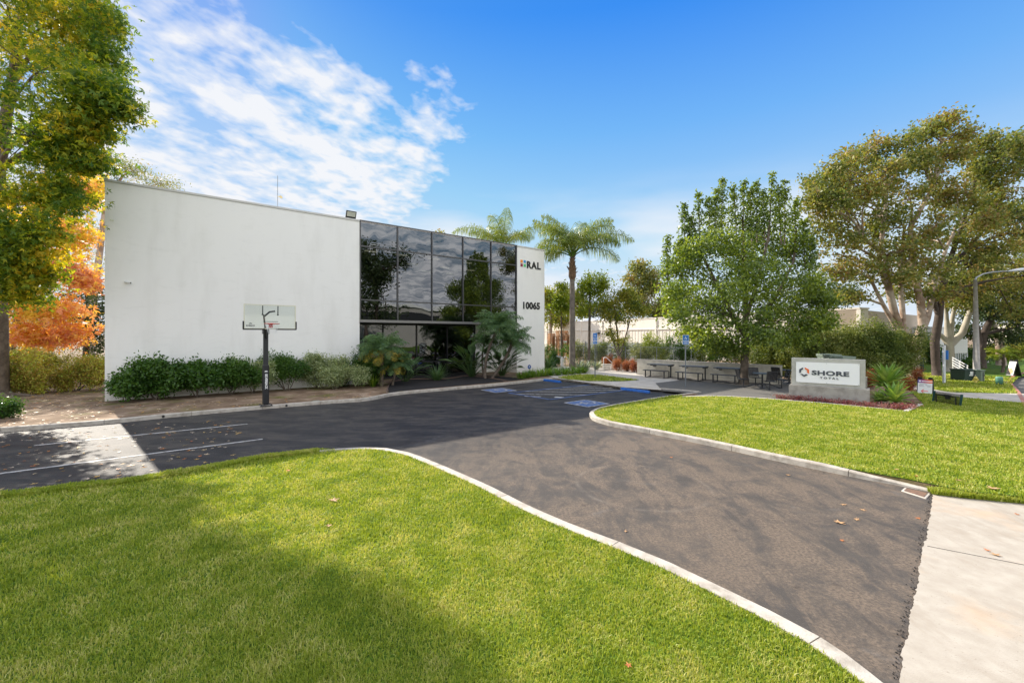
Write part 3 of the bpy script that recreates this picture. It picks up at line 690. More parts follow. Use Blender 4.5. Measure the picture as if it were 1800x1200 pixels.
tag(grass([P(1630, 861, .03), P(1860, 881, .03), P(1860, 889.5, .03), P(1700, 874.5, .03), P(1640, 867.5, .03)], .02, 26000, 17, GR, hgt=.085, wid=.004, near=3.2, fall=.6, kmin=9000), 'ragged grass fringe hanging over the concrete at the near edge of the right lawn', 'grass', kind='stuff')
tag(grass(far_lawn, .108, 7000, 7, GR, hgt=.05, near=3.2, fall=1.5, kmin=160, ex=driveway2), 'grass beyond the second driveway, running back under the gum trees', 'grass', kind='stuff')
tag(grass([P(x, y, .118) for x, y in [(980, 663.5), (1005, 659.5), (1032, 658), (1074, 661.5), (1122, 667.7), (1093, 669.8), (1036, 669.6), (997.5, 667)]], .118, 7000, 8, GR, hgt=.05, near=3.2, fall=1.5, kmin=300), 'small wedge of grass around the left accessible parking sign', 'grass', kind='stuff')

# ================================================================== MAIN BUILDING
HT = 8.79; U1, U2, U3 = 9.843, 20.46, 22.97; DEP = 24.0; REC = 1.5
bld = thing('office_building', 'two storey white stucco office with a dark glass corner, RAL logo and number 10065', 'building', tuple(WC))
m = MB(); m.wbox(0, U1, 0, .3, -.05, HT - .10); m.build('wall', M_WALL, bld)
uR = wall_u(834, REC)
m = MB(); m.wbox(U2, U3, 0, .3, -.05, HT - .10); m.build('wall', M_WALL, bld)
m = MB(); m.wbox(0, .3, .3, DEP, -.05, HT - .10); m.wbox(U3 - .3, U3, .3, DEP, -.05, HT - .10); m.wbox(.3, U3 - .3, DEP - .3, DEP, -.05, HT - .10); m.build('side_wall', M_WALL, bld)
for bx_ in ((uR, U2 + .3, REC, REC + .3), (U2, U2 + .3, .3, REC), (U1 - .3, U1, .3, REC)): m = MB(); m.wbox(*bx_, -.05, 3.38); m.build('recess_wall', M_WALL, bld)
M_COP = pmat('coping_metal', (.60, .585, .55), .5, var=.1, vscale=3)
m = MB(); m.wbox(-.03, U1 + .0, -.03, .36, HT - .09, HT + .0); m.wbox(U2, U3 + .03, -.03, .36, HT - .09, HT); m.wbox(-.03, .36, .36, DEP, HT - .09, HT); m.wbox(U3 - .33, U3 + .03, .36, DEP, HT - .09, HT); m.build('coping', M_COP, bld)
m = MB(); m.wbox(.3, U3 - .3, .62, DEP - .3, HT - .9, HT - .7); m.build('roof', M_CREAM, bld)
M_INT = pmat('interior_wall', (.16, .15, .14), .9)
m = MB(); m.wbox(.3, U3 - .3, .12, DEP - .3, 3.40, 3.75); m.wbox(.3, U3 - .3, .4, DEP - .3, 7.65, 7.75); m.wbox(.3, U3 - .3, 9, 9.2, .0, 7.65); m.wbox(U1 - .4, U1 - .25, .32, 9, 3.76, 7.6); m.wbox(U2 + .05, U2 + .2, .32, 9, 3.76, 7.6)
m.wbox(.3, U3 - .3, REC, DEP - .3, -.05, .12); m.build('floor', M_INT, bld)
# glass
def glass(name, refl=.42, tint=(.30, .32, .34), seed=0):
    m = bpy.data.materials.new(name); m.use_nodes = True; t = m.node_tree; t.nodes.clear()
    geo = t.nodes.new('ShaderNodeNewGeometry')
    gl_ = t.nodes.new('ShaderNodeBsdfGlossy'); gl_.inputs['Roughness'].default_value = .004; gl_.inputs['Color'].default_value = (.86, .90, .98, 1)
    nz = noise(t, geo.outputs['Position'], .55, 2, .5, 0, (1, 1, .7)); bp = t.nodes.new('ShaderNodeBump'); bp.inputs['Strength'].default_value = .45; bp.inputs['Distance'].default_value = .03
    Lk(t, nz, bp.inputs['Height']); Lk(t, bp.outputs[0], gl_.inputs['Normal'])
    tr = t.nodes.new('ShaderNodeBsdfTransparent'); tr.inputs['Color'].default_value = (*tint, 1)
    fr = t.nodes.new('ShaderNodeFresnel'); fr.inputs['IOR'].default_value = 1.5
    fac = math_node(t, 'ADD', math_node(t, 'MULTIPLY', fr.outputs[0], .75), refl, clamp=True)
    mx = t.nodes.new('ShaderNodeMixShader'); Lk(t, fac, mx.inputs[0]); Lk(t, tr.outputs[0], mx.inputs[1]); Lk(t, gl_.outputs[0], mx.inputs[2])
    o = t.nodes.new('ShaderNodeOutputMaterial'); Lk(t, mx.outputs[0], o.inputs[0]); MATS[name] = m; return m
M_GLASS = glass('tinted_glass', .10, (.16, .17, .18))
us = [U1 + (U2 - U1) * i / 5 for i in range(6)]; zs = [3.50, 4.56, 7.42, HT - .06]
m = MB()
for i, u in enumerate(us):
    hw = .035; c = u + (.035 if i == 0 else (-.035 if i == 5 else 0)); m.wbox(c - hw, c + hw, -.02, .10, 3.5, HT - .06)
for z in zs[1:-1]:
    for i in range(5): m.wbox(us[i] + (.07 if i == 0 else .035), us[i + 1] - (.07 if i == 4 else .035), -.012, .10, z - .035, z + .035)
m.wbox(U1, U2, -.03, .32, HT - .06, HT + .01)
m.build('window_frame', M_FRAME, bld)
m = MB(); m.wbox(U1 + .002, U2 - .002, -.05, .12, 3.36, 3.50); m.build('sill_band', M_BAND, bld)
rg = random.Random(3)
for i in range(5):
    for j in range(3):
        u0, u1, z0, z1 = us[i] + .03, us[i + 1] - .03, zs[j] + .03, zs[j + 1] - .03
        c = W((u0 + u1) / 2, .05, (z0 + z1) / 2); a1, a2 = rg.uniform(-.0035, .0035), rg.uniform(-.0035, .0035)
        r_ = (E1 + E2 * a1).normalized(); u_ = (UP + E2 * a2).normalized(); n_ = r_.cross(u_)
        m = MB(); m.frame(c, r_, u_, n_, (u1 - u0) / 2 + .01, (z1 - z0) / 2 + .01, .004); m.build('window', M_GLASS, bld)
M_LAMP = pmat('office_light', (.9, .85, .7), .5, emis=((1.0, .86, .55), 2.6))
for x, y, v in ((652, 441, 2.2), (705.5, 452, 2.2), (762.5, 458.5, 2.2), (820.5, 462, 2.2), (868, 467.5, 2.2), (726, 470, 5.0), (749.5, 482, 7.6), (782, 473, 5.0), (792, 486.5, 7.6), (826.5, 477.5, 5.0)):
    u = wall_u(x, v); m = MB(); m.wbox(u - .35, u + .35, v - .12, v + .12, 7.60, 7.645); m.build('ceiling_light', M_LAMP, bld)
# ground floor glazing in the recess
gx = [U1 - .0] + [wall_u(x, REC) for x in (673, 732, 786, 834)]
m = MB()
for i, u in enumerate(gx): m.wbox(u - .035, u + .035, REC - .06, REC + .06, .1, 3.36)
for i in range(4): m.wbox(gx[i] + .035, gx[i + 1] - .035, REC - .05, REC + .05, .1, .2); m.wbox(gx[i] + .035, gx[i + 1] - .035, REC - .05, REC + .05, 3.26, 3.36); m.wbox(gx[i] + .035, gx[i + 1] - .035, REC - .05, REC + .05, .98, 1.04)
m.build('door_frame', M_BLACK, bld)
for i in range(4):
    for z0, z1, nm in ((.2, .98, 'lower_pane'), (1.04, 3.26, 'window')):
        m = MB(); m.wbox(gx[i] + .03, gx[i + 1] - .03, REC - .004, REC + .004, z0, z1); m.build(nm, M_GLASS, bld)
# writing on the wall
O_ = pmat('sign_black', (.012, .012, .014), .4)
def wpt(x, y, v=-.012): return W(wall_u(x, v), v, wz(x, y, v))
for x, y, col, nm in ((914.9, 461.6, (.85, .30, .03), 'orange'), (920.3, 462.2, (.03, .30, .62), 'blue'), (914.9, 468.3, (.28, .02, .05), 'maroon'), (920.3, 469.0, (.08, .50, .18), 'green')):
    a = wpt(x, y); m = MB(); m.frame(a + E1 * .105 + UP * .105, E1, UP, NF, .095, .098, .012); m.build('logo_square', pmat('logo_' + nm, col, .5), bld)
a = wpt(925.6, 470.6); text_mesh('logo_text', 'RAL', .66, a, E1, UP, NF, O_, bld, ext=.012, xs=1.02, bold=.026, space=1.14)
a = wpt(917.6, 542.0); text_mesh('house_number', '10065', .64, a, E1, UP, NF, O_, bld, ext=.012, xs=.98, bold=.028, space=1.06)
# roof antenna, floodlight, camera, security disc
t_ = thing('roof_antenna', 'thin grey mast with a small cream dish above the white parapet', 'antenna', tuple(W(wall_u(488, 1.5), 1.5, HT - .7)))
p = W(wall_u(488, 1.5), 1.5, 0); D = p.y; z1 = H0 + (HY - 309) * D / F; z2 = H0 + (HY - 345) * D / F
m = MB(); m.tube([p + UP * (HT - .7), p + UP * z1], .014, 6); m.build('mast', M_GALV, t_)
m = MB(); m.tube([p + UP * z2, p + UP * (z2 - .03) + E1 * .08 + NF * .05], .018, 6); q = p + UP * (z2 - .04) + E1 * .13 + NF * .06; dd = (NF + E1 * .4 + UP * .3).normalized(); m.tube([q - dd * .03, q, q + dd * .02], [.03, .07, .085], 14); m.build('dish', pmat('cream_plastic', (.75, .58, .28), .5), t_)
m = MB(); uu = wall_u(527, 4); m.wbox(uu - .6, uu + .9, 4, 5, HT - .7, HT + .16); tag(m.build('rooftop_unit', M_GALV, origin=tuple(W(uu, 4.5, HT - .7))), 'low dark rooftop unit just peeking over the white parapet', 'air conditioner')
p = W(wall_u(617, .15), .15, HT); t_ = thing('floodlight', 'black framed floodlight standing on the parapet left of the dark glass', 'floodlight', tuple(p))
r_ = E1; n_ = (NF * .9 - UP * .42).normalized(); u_ = n_.cross(r_).normalized(); u_ = -u_ if u_.z < 0 else u_
c = p + UP * .24
m = MB(); m.frame(c, r_, u_, n_, .26, .19, .04); m.frame(p + UP * .03, E1, UP, NF, .2, .03, .05); m.build('housing', M_BLACK, t_)
m = MB(); m.frame(c + n_ * .042 + u_ * .03, r_, u_, n_, .215, .125, .004); m.build('lens', pmat('lens', (.55, .55, .47), .15), t_)
p = wpt(222, 495, 0); t_ = thing('security_camera', 'tiny white bullet camera on the blank white wall near its left edge', 'camera', tuple(p))
m = MB(); m.tube([p, p + NF * .04], .05, 12); m.tube([p + NF * .04, p + NF * .1 - UP * .01], .018, 8); m.build('mount', M_WHITE, t_)
m = MB(); m.tube([p + NF * .08 - E1 * .05 - UP * .01, p + NF * .12 + E1 * .13 - UP * .05], [.032, .035], 12); m.build('camera_body', M_WHITE, t_)
m = MB(); m.tube([p + NF * .12 + E1 * .132 - UP * .05, p + NF * .124 + E1 * .15 - UP * .055], [.03, .028], 12); m.build('lens', M_BLACK, t_)
p = P(930.3, 656, .1); p = W(wall_u(930.3, -.5), -.5, .1); t_ = thing('security_sign', 'small round blue security sign on a stake beside the white wall corner', 'sign', tuple(p))
cc = p + UP * (H0 + (HY - 644.6) * p.y / F - .1); m = MB(); m.tube([p, cc], .01, 6); m.build('stake', M_GALV, t_)
m = MB(); k = 20; m.prism([cc + E1 * .15 * math.cos(2 * PI * i / k) + UP * .15 * math.sin(2 * PI * i / k) + NF * .01 for i in range(k)], NF * .008); m.build('disc', pmat('sign_blue', (.05, .12, .36), .4), t_)
m = MB(); m.prism([cc + E1 * a + UP * b + NF * .019 for a, b in ((-.06, 0), (-.02, .05), (.05, .06), (.05, .0), (.0, -.02))], NF * .002); m.build('emblem', M_WHITE, t_)

# ================================================================== OTHER BUILDINGS
def far_building(name, label, a, b, h, dep, mat, joints=0, line_z=None, group=None, panel=True):
    """a,b: ground points of the visible front, body extends to the left of a->b"""
    d = (b - a); L = d.length; d.normalize(); n_ = Vector((-d.y, d.x, 0))
    t_ = thing(name, label, 'building', (a.x, a.y, 0), group=group)
    m = MB(); m.frame((a + b) / 2 + n_ * dep / 2 + UP * h / 2, d, n_, UP, L / 2, dep / 2, h / 2 + .03, 0); m.build('wall', mat, t_)
    m = MB(); m.frame((a + b) / 2 + n_ * dep / 2 + UP * (h + .09), d, n_, UP, L / 2 + .05, dep / 2 + .05, .06); m.build('coping', mat, t_)
    if joints:
        m = MB()
        for i in range(1, joints):
            c = a + d * L * i / joints; m.frame(c - n_ * .03 + UP * h * .5, d, n_, UP, .12 if i % 2 else .03, .03, h * .49)
        if line_z:
            for z in line_z: m.frame((a + b) / 2 - n_ * .02 + UP * z, d, n_, UP, L / 2 - .05, .02, .05)
        m.build('wall_panel', mat, t_)
    return t_, d, n_
a = Vector((6.5, 73, 0)) + Vector((-7, 17, 0)); b = Vector((26.4, 32.4, 0))
wh, d_, n_ = far_building('warehouse', 'long low cream warehouse with ribbed panels behind the trees and the picnic yard', a, b, 4.62, 1.2, M_CREAM)
# body must extend away from the camera: rebuild the side facing us with details
L_ = (b - a).length; dd = (b - a).normalized(); nn_ = Vector((dd.y, -dd.x, 0));  nn_ = nn_ if nn_.dot(-a) > 0 else -nn_
M_CREAM2 = pmat('cream_paint_pale', (.78, .73, .64), .9, var=.1, vscale=1.0)
for i in range(13):
    m = MB(); c = a + dd * L_ * (i / 12.0) + nn_ * .06; m.frame(c + UP * 2.3, dd, nn_, UP, .12, .07, 2.3); m.build('pilaster', M_CREAM2, wh)
m = MB()
for i in range(12):
    c = a + dd * L_ * ((i + .5) / 12.0); m.frame(c + nn_ * .05 + UP * 3.35, dd, nn_, UP, L_ / 26, .05, .05)
    for j in range(9):
        m.frame(c + dd * (j - 4) * L_ / 12 / 9.6 + nn_ * .03 + UP * 2.5, dd, nn_, UP, .03, .008, .75)
m.build('rib', M_CREAM2, wh)
for i in range(8):
    c = a + dd * (9 + i * 2.9) - nn_ * 3 + UP * 4.65; m = MB(); m.lathe(c, [(1.0, 0), (1.0, .25), (.8, .5), (.35, .66), (.02, .7)], 10); m.build('skylight', pmat('skylight_dome', (.6, .63, .66), .3), wh, smooth=True)
c = a + dd * 31 + nn_ * .2; m = MB(); m.frame(c + UP * 2.9, dd, nn_, UP, .3, .2, .12); m.build('wall_lamp', M_DARK, wh)
e_a = b; e_b = b + Vector((16.6, 12.0, 0)); ea = (e_b - e_a).normalized(); en = Vector((ea.y, -ea.x, 0))
m = MB(); m.frame((e_a + e_b) / 2 + UP * 2.3 - en * 2, ea, en, UP, 10.2, 2.0, 2.3); m.build('side_wall', pmat('tan_paint', (.45, .37, .28), .9), wh)
m = MB()
for i in range(3): c = e_a + ea * (12 + i * 2.4) + en * .03; m.frame(c + UP * 1.6, ea, en, UP, .9, .03, 1.2)
m.build('window', M_DARK, wh)
m = MB(); c = b + Vector((-4, 5, 4.7)); m.frame(c, ea, en, UP, .9, .5, .35); m.build('rooftop_unit', M_GALV, wh)
fw = thing('yard_wall', 'pale grey sheet fence below the cream warehouse, behind the shrubs', 'fence', (6, 44, 0))
m = MB(); q0 = PD(1030, 600, 46); q1 = PD(1240, 604, 36); q0.z = q1.z = 0; ww = (q1 - q0); wl_ = ww.length; ww.normalize(); wn = Vector((-ww.y, ww.x, 0))
m.frame((q0 + q1) / 2 + UP * .95, ww, wn, UP, wl_ / 2, .04, .95); m.build('fence_panel', pmat('pale_grey_sheet', (.50, .53, .55), .6, var=.1, vscale=1), fw)
for i in range(7): m = MB(); c = q0.lerp(q1, i / 6) - wn * .09; m.frame(c + UP * 1.0, ww, wn, UP, .04, .04, 1.0); m.build('post', M_GALV, fw)
# far right buildings and fences
a = PD(1735, 600, 62); b = PD(1850, 600, 56); a.z = b.z = 0
t_, d1, n1_ = far_building('far_office', 'low beige building behind the lawn at the far right edge', a, b, 4.2, 10, M_CREAM)
m = MB()
for i in range(4): c = a + d1 * (1.5 + i * 2.2) - n1_ * .02; m.frame(c + UP * 1.0, d1, n1_, UP, .8, .03, .5)
m.build('window', M_DARK, t_)
a = PD(1640, 600, 40); b = PD(1700, 600, 44); a.z = b.z = 0
t_, d1, n1_ = far_building('stair_block', 'pale two level block with dark window strip, half hidden by gum trunks', a, b, 3.3, 8, M_WHITE)
m = MB(); m.frame((a + b) / 2 - n1_ * .03 + UP * 2.4, d1, n1_, UP, 1.3, .03, .3); m.build('window', M_DARK, t_)
t_ = thing('white_fence', 'white panel fence with an open railing foot, right of the pale gum trunk', 'fence', tuple(PD(1685, 620, 30)))
a = PD(1668, 620, 30.5); b = PD(1700, 620, 31.5); a.z = b.z = .1; d1 = (b - a).normalized(); n1_ = Vector((-d1.y, d1.x, 0)); Lf = (b - a).length
m = MB(); m.frame((a + b) / 2 + UP * 1.75, d1, n1_, UP, Lf / 2, .03, .5); m.build('panel', M_WHITE, t_)
for i in range(9): m = MB(); c = a.lerp(b, i / 8); m.frame(c + UP * .62, d1, n1_, UP, .03, .03, .62); m.build('baluster', M_WHITE, t_)
# building across the street
a = stp(-30, 34); b = stp(34, 34)
op = thing('opposite_office', 'grey office across the street, seen only as a reflection in the dark glass', 'building', (a.x, a.y, 0))
d1 = st; m = MB(); m.frame(stp(8, 46) + UP * 4.0, st, sn, UP, 33, 12, 4.0); m.build('wall', pmat('grey_stucco', (.38, .36, .33), .9), op)
m = MB(); m.frame(stp(8, 34.0) - sn * .05 + UP * 6.2, st, sn, UP, 24, .1, .75); m.build('window', M_DARK, op)
m = MB(); m.frame(stp(8, 46) + UP * 8.2, st, sn, UP, 33.4, 12.4, .3); m.build('roof_edge', M_WHITE, op)
# ================================================================== OBJECTS
# basketball hoop
hp = P(467, 712.5, .1); D = hp.y
t_ = thing('basketball_hoop', 'black pole basketball hoop with clear backboard and red rim before the white wall', 'basketball hoop', tuple(hp))
m = MB(); m.frame(hp + UP * 1.42, E1, E2, UP, .075, .075, 1.42); m.frame(hp + UP * .012, E1, E2, UP, .2, .2, .012)
for a, b in ((-1, -1), (-1, 1), (1, -1), (1, 1)): m.lathe(hp + E1 * a * .16 + E2 * b * .16 + UP * .024, [(.022, 0), (.022, .03)], 6)
m.build('pole', M_DARK, t_)
m = MB(); m.frame(hp + UP * .78, E1, E2, UP, .10, .12, .72); bevel(m.build('pole_pad', pmat('black_vinyl', (.014, .014, .017), .42, bump=.2, bscale=8), t_), .03, 3)
r_, u_ = -UP, E1
text_mesh('pad_text', 'SILVERBACK', .105, hp + NF * .122 + UP * 1.17 - E1 * .03, r_, u_, NF, M_WHITE, t_, ext=.002, xs=.95, bold=.006)
m = MB(); k = 9; m.prism([hp + NF * .121 + UP * (1.24 + .05 * math.sin(PI * i / k)) + E1 * .055 * math.cos(PI * i / k) for i in range(k + 1)], NF * .002); m.build('pad_logo', M_WHITE, t_)
bc = PD(475.5, 557, D - .75); bw, bh = .80, .425
bx = E1; t0, t1 = bc.z + bh, bc.z - bh
mg = bpy.data.materials.new('clear_board'); mg.use_nodes = True; tt = mg.node_tree; tt.nodes.clear()
tr = tt.nodes.new('ShaderNodeBsdfTransparent'); tr.inputs[0].default_value = (.93, .96, .94, 1); g_ = tt.nodes.new('ShaderNodeBsdfGlossy'); g_.inputs['Roughness'].default_value = .02
mx = tt.nodes.new('ShaderNodeMixShader'); mx.inputs[0].default_value = .06; Lk(tt, tr.outputs[0], mx.inputs[1]); Lk(tt, g_.outputs[0], mx.inputs[2]); o_ = tt.nodes.new('ShaderNodeOutputMaterial'); Lk(tt, mx.outputs[0], o_.inputs[0])
m = MB(); m.frame(bc, bx, UP, NF, bw - .02, bh - .02, .005); bb = m.build('backboard', mg, t_)
m = MB(); M_BFR = pmat('board_frame', (.66, .64, .50), .5)
m.frame(bc + UP * (bh - .015), bx, UP, NF, bw, .016, .018); m.frame(bc - UP * (bh - .015), bx, UP, NF, bw, .016, .018)
for s in (-1, 1): m.frame(bc + bx * s * (bw - .016), bx, UP, NF, .016, bh - .031, .017)
m.build('board_frame', M_BFR, t_)
for s in (-1, 1):
    m = MB(); m.frame(bc + bx * s * (bw + .008) - UP * (bh - .13), bx, UP, NF, .022, .14, .03); m.frame(bc + bx * s * (bw * .62) - UP * (bh + .006), bx, UP, NF, bw * .40, .022, .031); m.build('edge_pad', M_BLACK, t_)
m = MB()
for x in (-.235, .235): m.frame(bc - NF * .03 + bx * x + UP * .24, bx, UP, NF, .014, .15, .02); m.lathe(bc - NF * .05 + bx * x + UP * .08, [(.03, -.02), (.03, .02)], 8)
m.tube([hp + UP * 2.7 + NF * .05, bc - NF * .06 - bx * .2 + UP * .06], .028, 6); m.tube([hp + UP * 2.45 + NF * .05, bc - NF * .06 - bx * .16 - UP * .28], .03, 6); m.tube([bc - NF * .05 - bx * .2, bc - NF * .06 - bx * .02 + UP * .18, bc - NF * .05 + bx * .15 + UP * .21], .03, 6)
m.frame(hp + UP * 2.72 - E1 * .0, E1, E2, UP, .10, .14, .09)
m.build('mount_arm', M_DARK, t_)
rc = bc + NF * .36 - UP * .24; M_RIM = pmat('rim_red', (.55, .045, .03), .4)
m = MB(); k = 24; m.tube([rc + bx * .225 * math.cos(2 * PI * i / k) + NF * .225 * math.sin(2 * PI * i / k) for i in range(k + 1)], .011, 6)
m.frame(bc + NF * .05 - UP * .30, bx, UP, NF, .06, .075, .04); m.tube([bc + NF * .08 - UP * .25, rc - NF * .2], .018, 6); m.frame(bc + NF * .10 - UP * .245, bx, UP, NF, .1, .012, .08); m.build('rim', M_RIM, t_)
m = MB()
for i in range(12):
    a = 2 * PI * i / 12; a2 = a + PI / 12
    def rp(a, r, dz): return rc + bx * r * math.cos(a) + NF * r * math.sin(a) - UP * dz
    for sg in (-1, 1): m.tube([rp(a, .22, .0), rp(a + sg * PI / 12, .18, .12), rp(a, .145, .22), rp(a + sg * PI / 12, .12, .33)], .0035, 3)
m.build('net', M_WHITE, t_)
m = MB(); o0 = bc + NF * .008; 
for a, b, c_, d_ in ((-.25, -.18, .5, .012),): m.frame(o0 - UP * .165, bx, UP, NF, .235, .008, .002)
m.build('target_line', M_BLACK, t_)
text_mesh('board_text', 'SILVERBACK', .065, bc + NF * .008 - bx * .73 - UP * .33, bx, UP, NF, M_DARK, t_, ext=.001, bold=.003, xs=.72)
m = MB(); k = 9; m.prism([bc + NF * .008 - bx * .60 + UP * (-.25 + .035 * math.sin(PI * i / k)) + bx * .05 * math.cos(PI * i / k) for i in range(k + 1)], NF * .002); m.build('board_logo', M_DARK, t_)

# monument sign
sA = P(1386.5, 697, .11); sB = P(1529, 708.3, .11); sd_ = (sB - sA).normalized(); sN = Vector((sd_.y, -sd_.x, 0)); SL = (sB - sA).length
M_C2 = pmat('cast_concrete', (.38, .355, .31), .85, bump=.35, bscale=30, col2=(.24, .22, .19), vscale=4, fac=(.40, .72))
M_C3 = pmat('smooth_concrete', (.50, .49, .44), .8, bump=.2, bscale=40, col2=(.40, .39, .35), vscale=3)
t_ = thing('monument_sign', 'concrete monument sign with white SHORE TOTAL board on the lawn edge', 'sign', tuple(sA))
m = MB(); m.frame((sA + sB) / 2 - sN * .40 + UP * .25, sd_, sN, UP, SL / 2, .40, .25); bevel(m.build('base', M_C2, t_), .012)
pc = (sA + sB) / 2 - sN * .34 - sd_ * .03
m = MB(); m.frame(pc + UP * 1.06, sd_, sN, UP, SL / 2 - .10, .11, .56); bevel(m.build('concrete_slab', M_C3, t_), .01)
m = MB(); m.frame(pc - sN * .25 + UP * .72, sd_, sN, UP, SL / 2 - .05, .12, .22); m.build('rear_block', M_C2, t_)
bo = pc + sN * .15; BW = 2.06; BHt = .84; bo = bo - sd_ * (BW / 2 + .005) + UP * .62
M_SW = pmat('sign_white', (.86, .865, .87), .3); M_SG = pmat('sign_grey', (.055, .065, .085), .5); M_SO = pmat('sign_orange', (.80, .14, .015), .5)
m = MB(); m.frame(bo + sd_ * BW / 2 + UP * BHt / 2, sd_, sN, UP, BW / 2, .008, BHt / 2); m.build('board', M_SW, t_)
for a in (.03, BW / 2, BW - .03):
    for b in (.03, BHt - .03): m = MB(); q = bo + sd_ * a + UP * b; m.tube([q - sN * .045, q + sN * .02], .011, 8); m.build('standoff_bolt', M_GALV, t_)
def bp_(x, y, off=.02):
    top = 180 + .0156 * (x - 168); h = 415 + .0389 * (x - 168); return bo + sd_ * ((x - 168) / 1284 * BW) + UP * ((top + h - y) / h * BHt) + sN * off
for pts, mt in (([(322, 292), (238, 335), (240, 412), (278, 400), (280, 356), (320, 336)], M_SG), ([(357, 292), (360, 325), (408, 352), (408, 398), (450, 425), (445, 335)], M_SO), ([(262, 430), (343, 487), (425, 452), (385, 428), (343, 450), (305, 425)], M_SG)):
    m = MB(); m.prism([bp_(*q) for q in pts], sN * .014); m.build('logo', mt, t_)
text_mesh('sign_text', 'SHORE', .245, bp_(503, 442), sd_, UP, sN, M_SG, t_, ext=.008, xs=1.52, bold=.010, space=1.06)
text_mesh('sign_text', 'TOTAL', .100, bp_(676, 522), sd_, UP, sN, M_SG, t_, ext=.008, xs=1.35, bold=.004, space=1.62)

# accessible parking signs
M_POST = pmat('post_grey', (.16, .18, .20), .5, metal=.4); M_SBL = pmat('parking_sign_blue', (.02, .16, .50), .45)
def parking_sign(px, py, z, topy, hh, hw, lower, label):
    p = P(px, py, z); s_ = p.y / F; top = H0 + (HY - topy) * s_
    t_ = thing('parking_sign', label, 'sign', tuple(p), group='accessible parking signs')
    n_ = Vector((-.10, -1, 0)).normalized(); r_ = Vector((-n_.y, n_.x, 0))
    m = MB(); m.tube([p, p + UP * (top - p.z)], .03, 8); m.build('post', M_POST, t_)
    def board(c, hw, hh, nm='sign_board'):
        m = MB(); m.frame(c, r_, UP, n_, hw + .012, hh + .012, .003); m.build('sign_border', M_WHITE, t_)
        m = MB(); m.frame(c + n_ * .004, r_, UP, n_, hw, hh, .003); return m.build(nm, M_SBL, t_)
    c = p + UP * (top - p.z - hh) + n_ * .04; board(c, hw, hh)
    m = MB(); isa_figure(m, c + n_ * .008 + UP * hh * .38, r_, UP, hw * 1.35, nrm=n_, th=.002); m.build('wheelchair_symbol', M_WHITE, t_)
    text_mesh('sign_text', 'PARKING', hw * .44, c + n_ * .008 - UP * hh * .42, r_, UP, n_, M_WHITE, t_, ext=.001, align='CENTER', bold=.002)
    text_mesh('sign_text', 'ONLY', hw * .50, c + n_ * .008 - UP * hh * .80, r_, UP, n_, M_WHITE, t_, ext=.001, align='CENTER', bold=.002)
    if lower:
        c2 = c - UP * (hh + .105); board(c2, hw, .075)
        m = MB(); isa_figure(m, c2 + n_ * .008 + r_ * hw * .3, r_, UP, .10, nrm=n_, th=.002); m.prism([c2 + n_ * .008 + r_ * a + UP * b for a, b in ((-.09, .04), (-.02, .02), (-.02, .0), (-.1, .01))], n_ * .002); m.build('van_symbol', M_WHITE, t_)
parking_sign(1046, 663.5, .118, 585.5, .23, .12, True, 'blue accessible parking sign on the grass wedge, with a small second plate below')
parking_sign(1205, 680.3, .104, 589.0, .225, .14, False, 'blue accessible parking sign on the gravel in front of the picnic tables')

# wheel stops
M_WS = pmat('blue_stop_paint', (.02, .13, .48), .55, var=.35, vscale=12, bump=.3, bscale=50)
for i, (x, y, lb) in enumerate(((970, 670.8, 'blue concrete wheel stop in the corner by the white building kerb'), (1116, 687.8, 'blue concrete wheel stop in front of the concrete path, right of the hatched aisle'))):
    c = P(x, y); d = (-E2 if i == 0 else -E2); pr = [(-.08, 0), (.08, 0), (.05, .10), (.03, .12), (-.03, .12), (-.05, .10)]
    L2 = .72 if i == 0 else .80; m = MB(); m.prism([c - d * L2 + E1 * a + UP * (b + .002) for a, b in pr], d * L2 * 2)
    o = m.build('wheel_stop', M_WS, origin=tuple(c)); bevel(o, .012); tag(o, lb, 'wheel stop', 'blue wheel stops')

# retaining wall and fixed tables
wA = P(1119.8, 657.3, .10); wB = P(1373, 675.8, .10); wd = (wB - wA).normalized(); wn = Vector((wd.y, -wd.x, 0)); wn = wn if wn.dot(wA) < 0 else -wn; WL = (wB - wA).length
t_ = thing('retaining_wall', 'low board marked concrete wall behind the fixed picnic tables', 'wall', tuple(wA))
m = MB(); m.frame((wA + wB) / 2 - wn * .12 + UP * .46, wd, wn, UP, WL / 2, .12, .50); bevel(m.build('wall', pmat('board_concrete', (.56, .52, .44), .85, bump=.5, bscale=14, col2=(.40, .37, .31), vscale=3, fac=(.4, .7)), t_), .01)
m = MB(); m.frame((wA + wB) / 2 - wn * .12 + UP * .975, wd, wn, UP, WL / 2 + .01, .135, .018); m.build('cap', M_CONC, t_)
def along(x, o):
    k = (x - HX) / F; q = wA + wn * o; t = (k * q.y - q.x) / (wd.x - k * wd.y); return q + wd * t
M_TT = pmat('table_metal', (.05, .055, .06), .4, metal=.3)
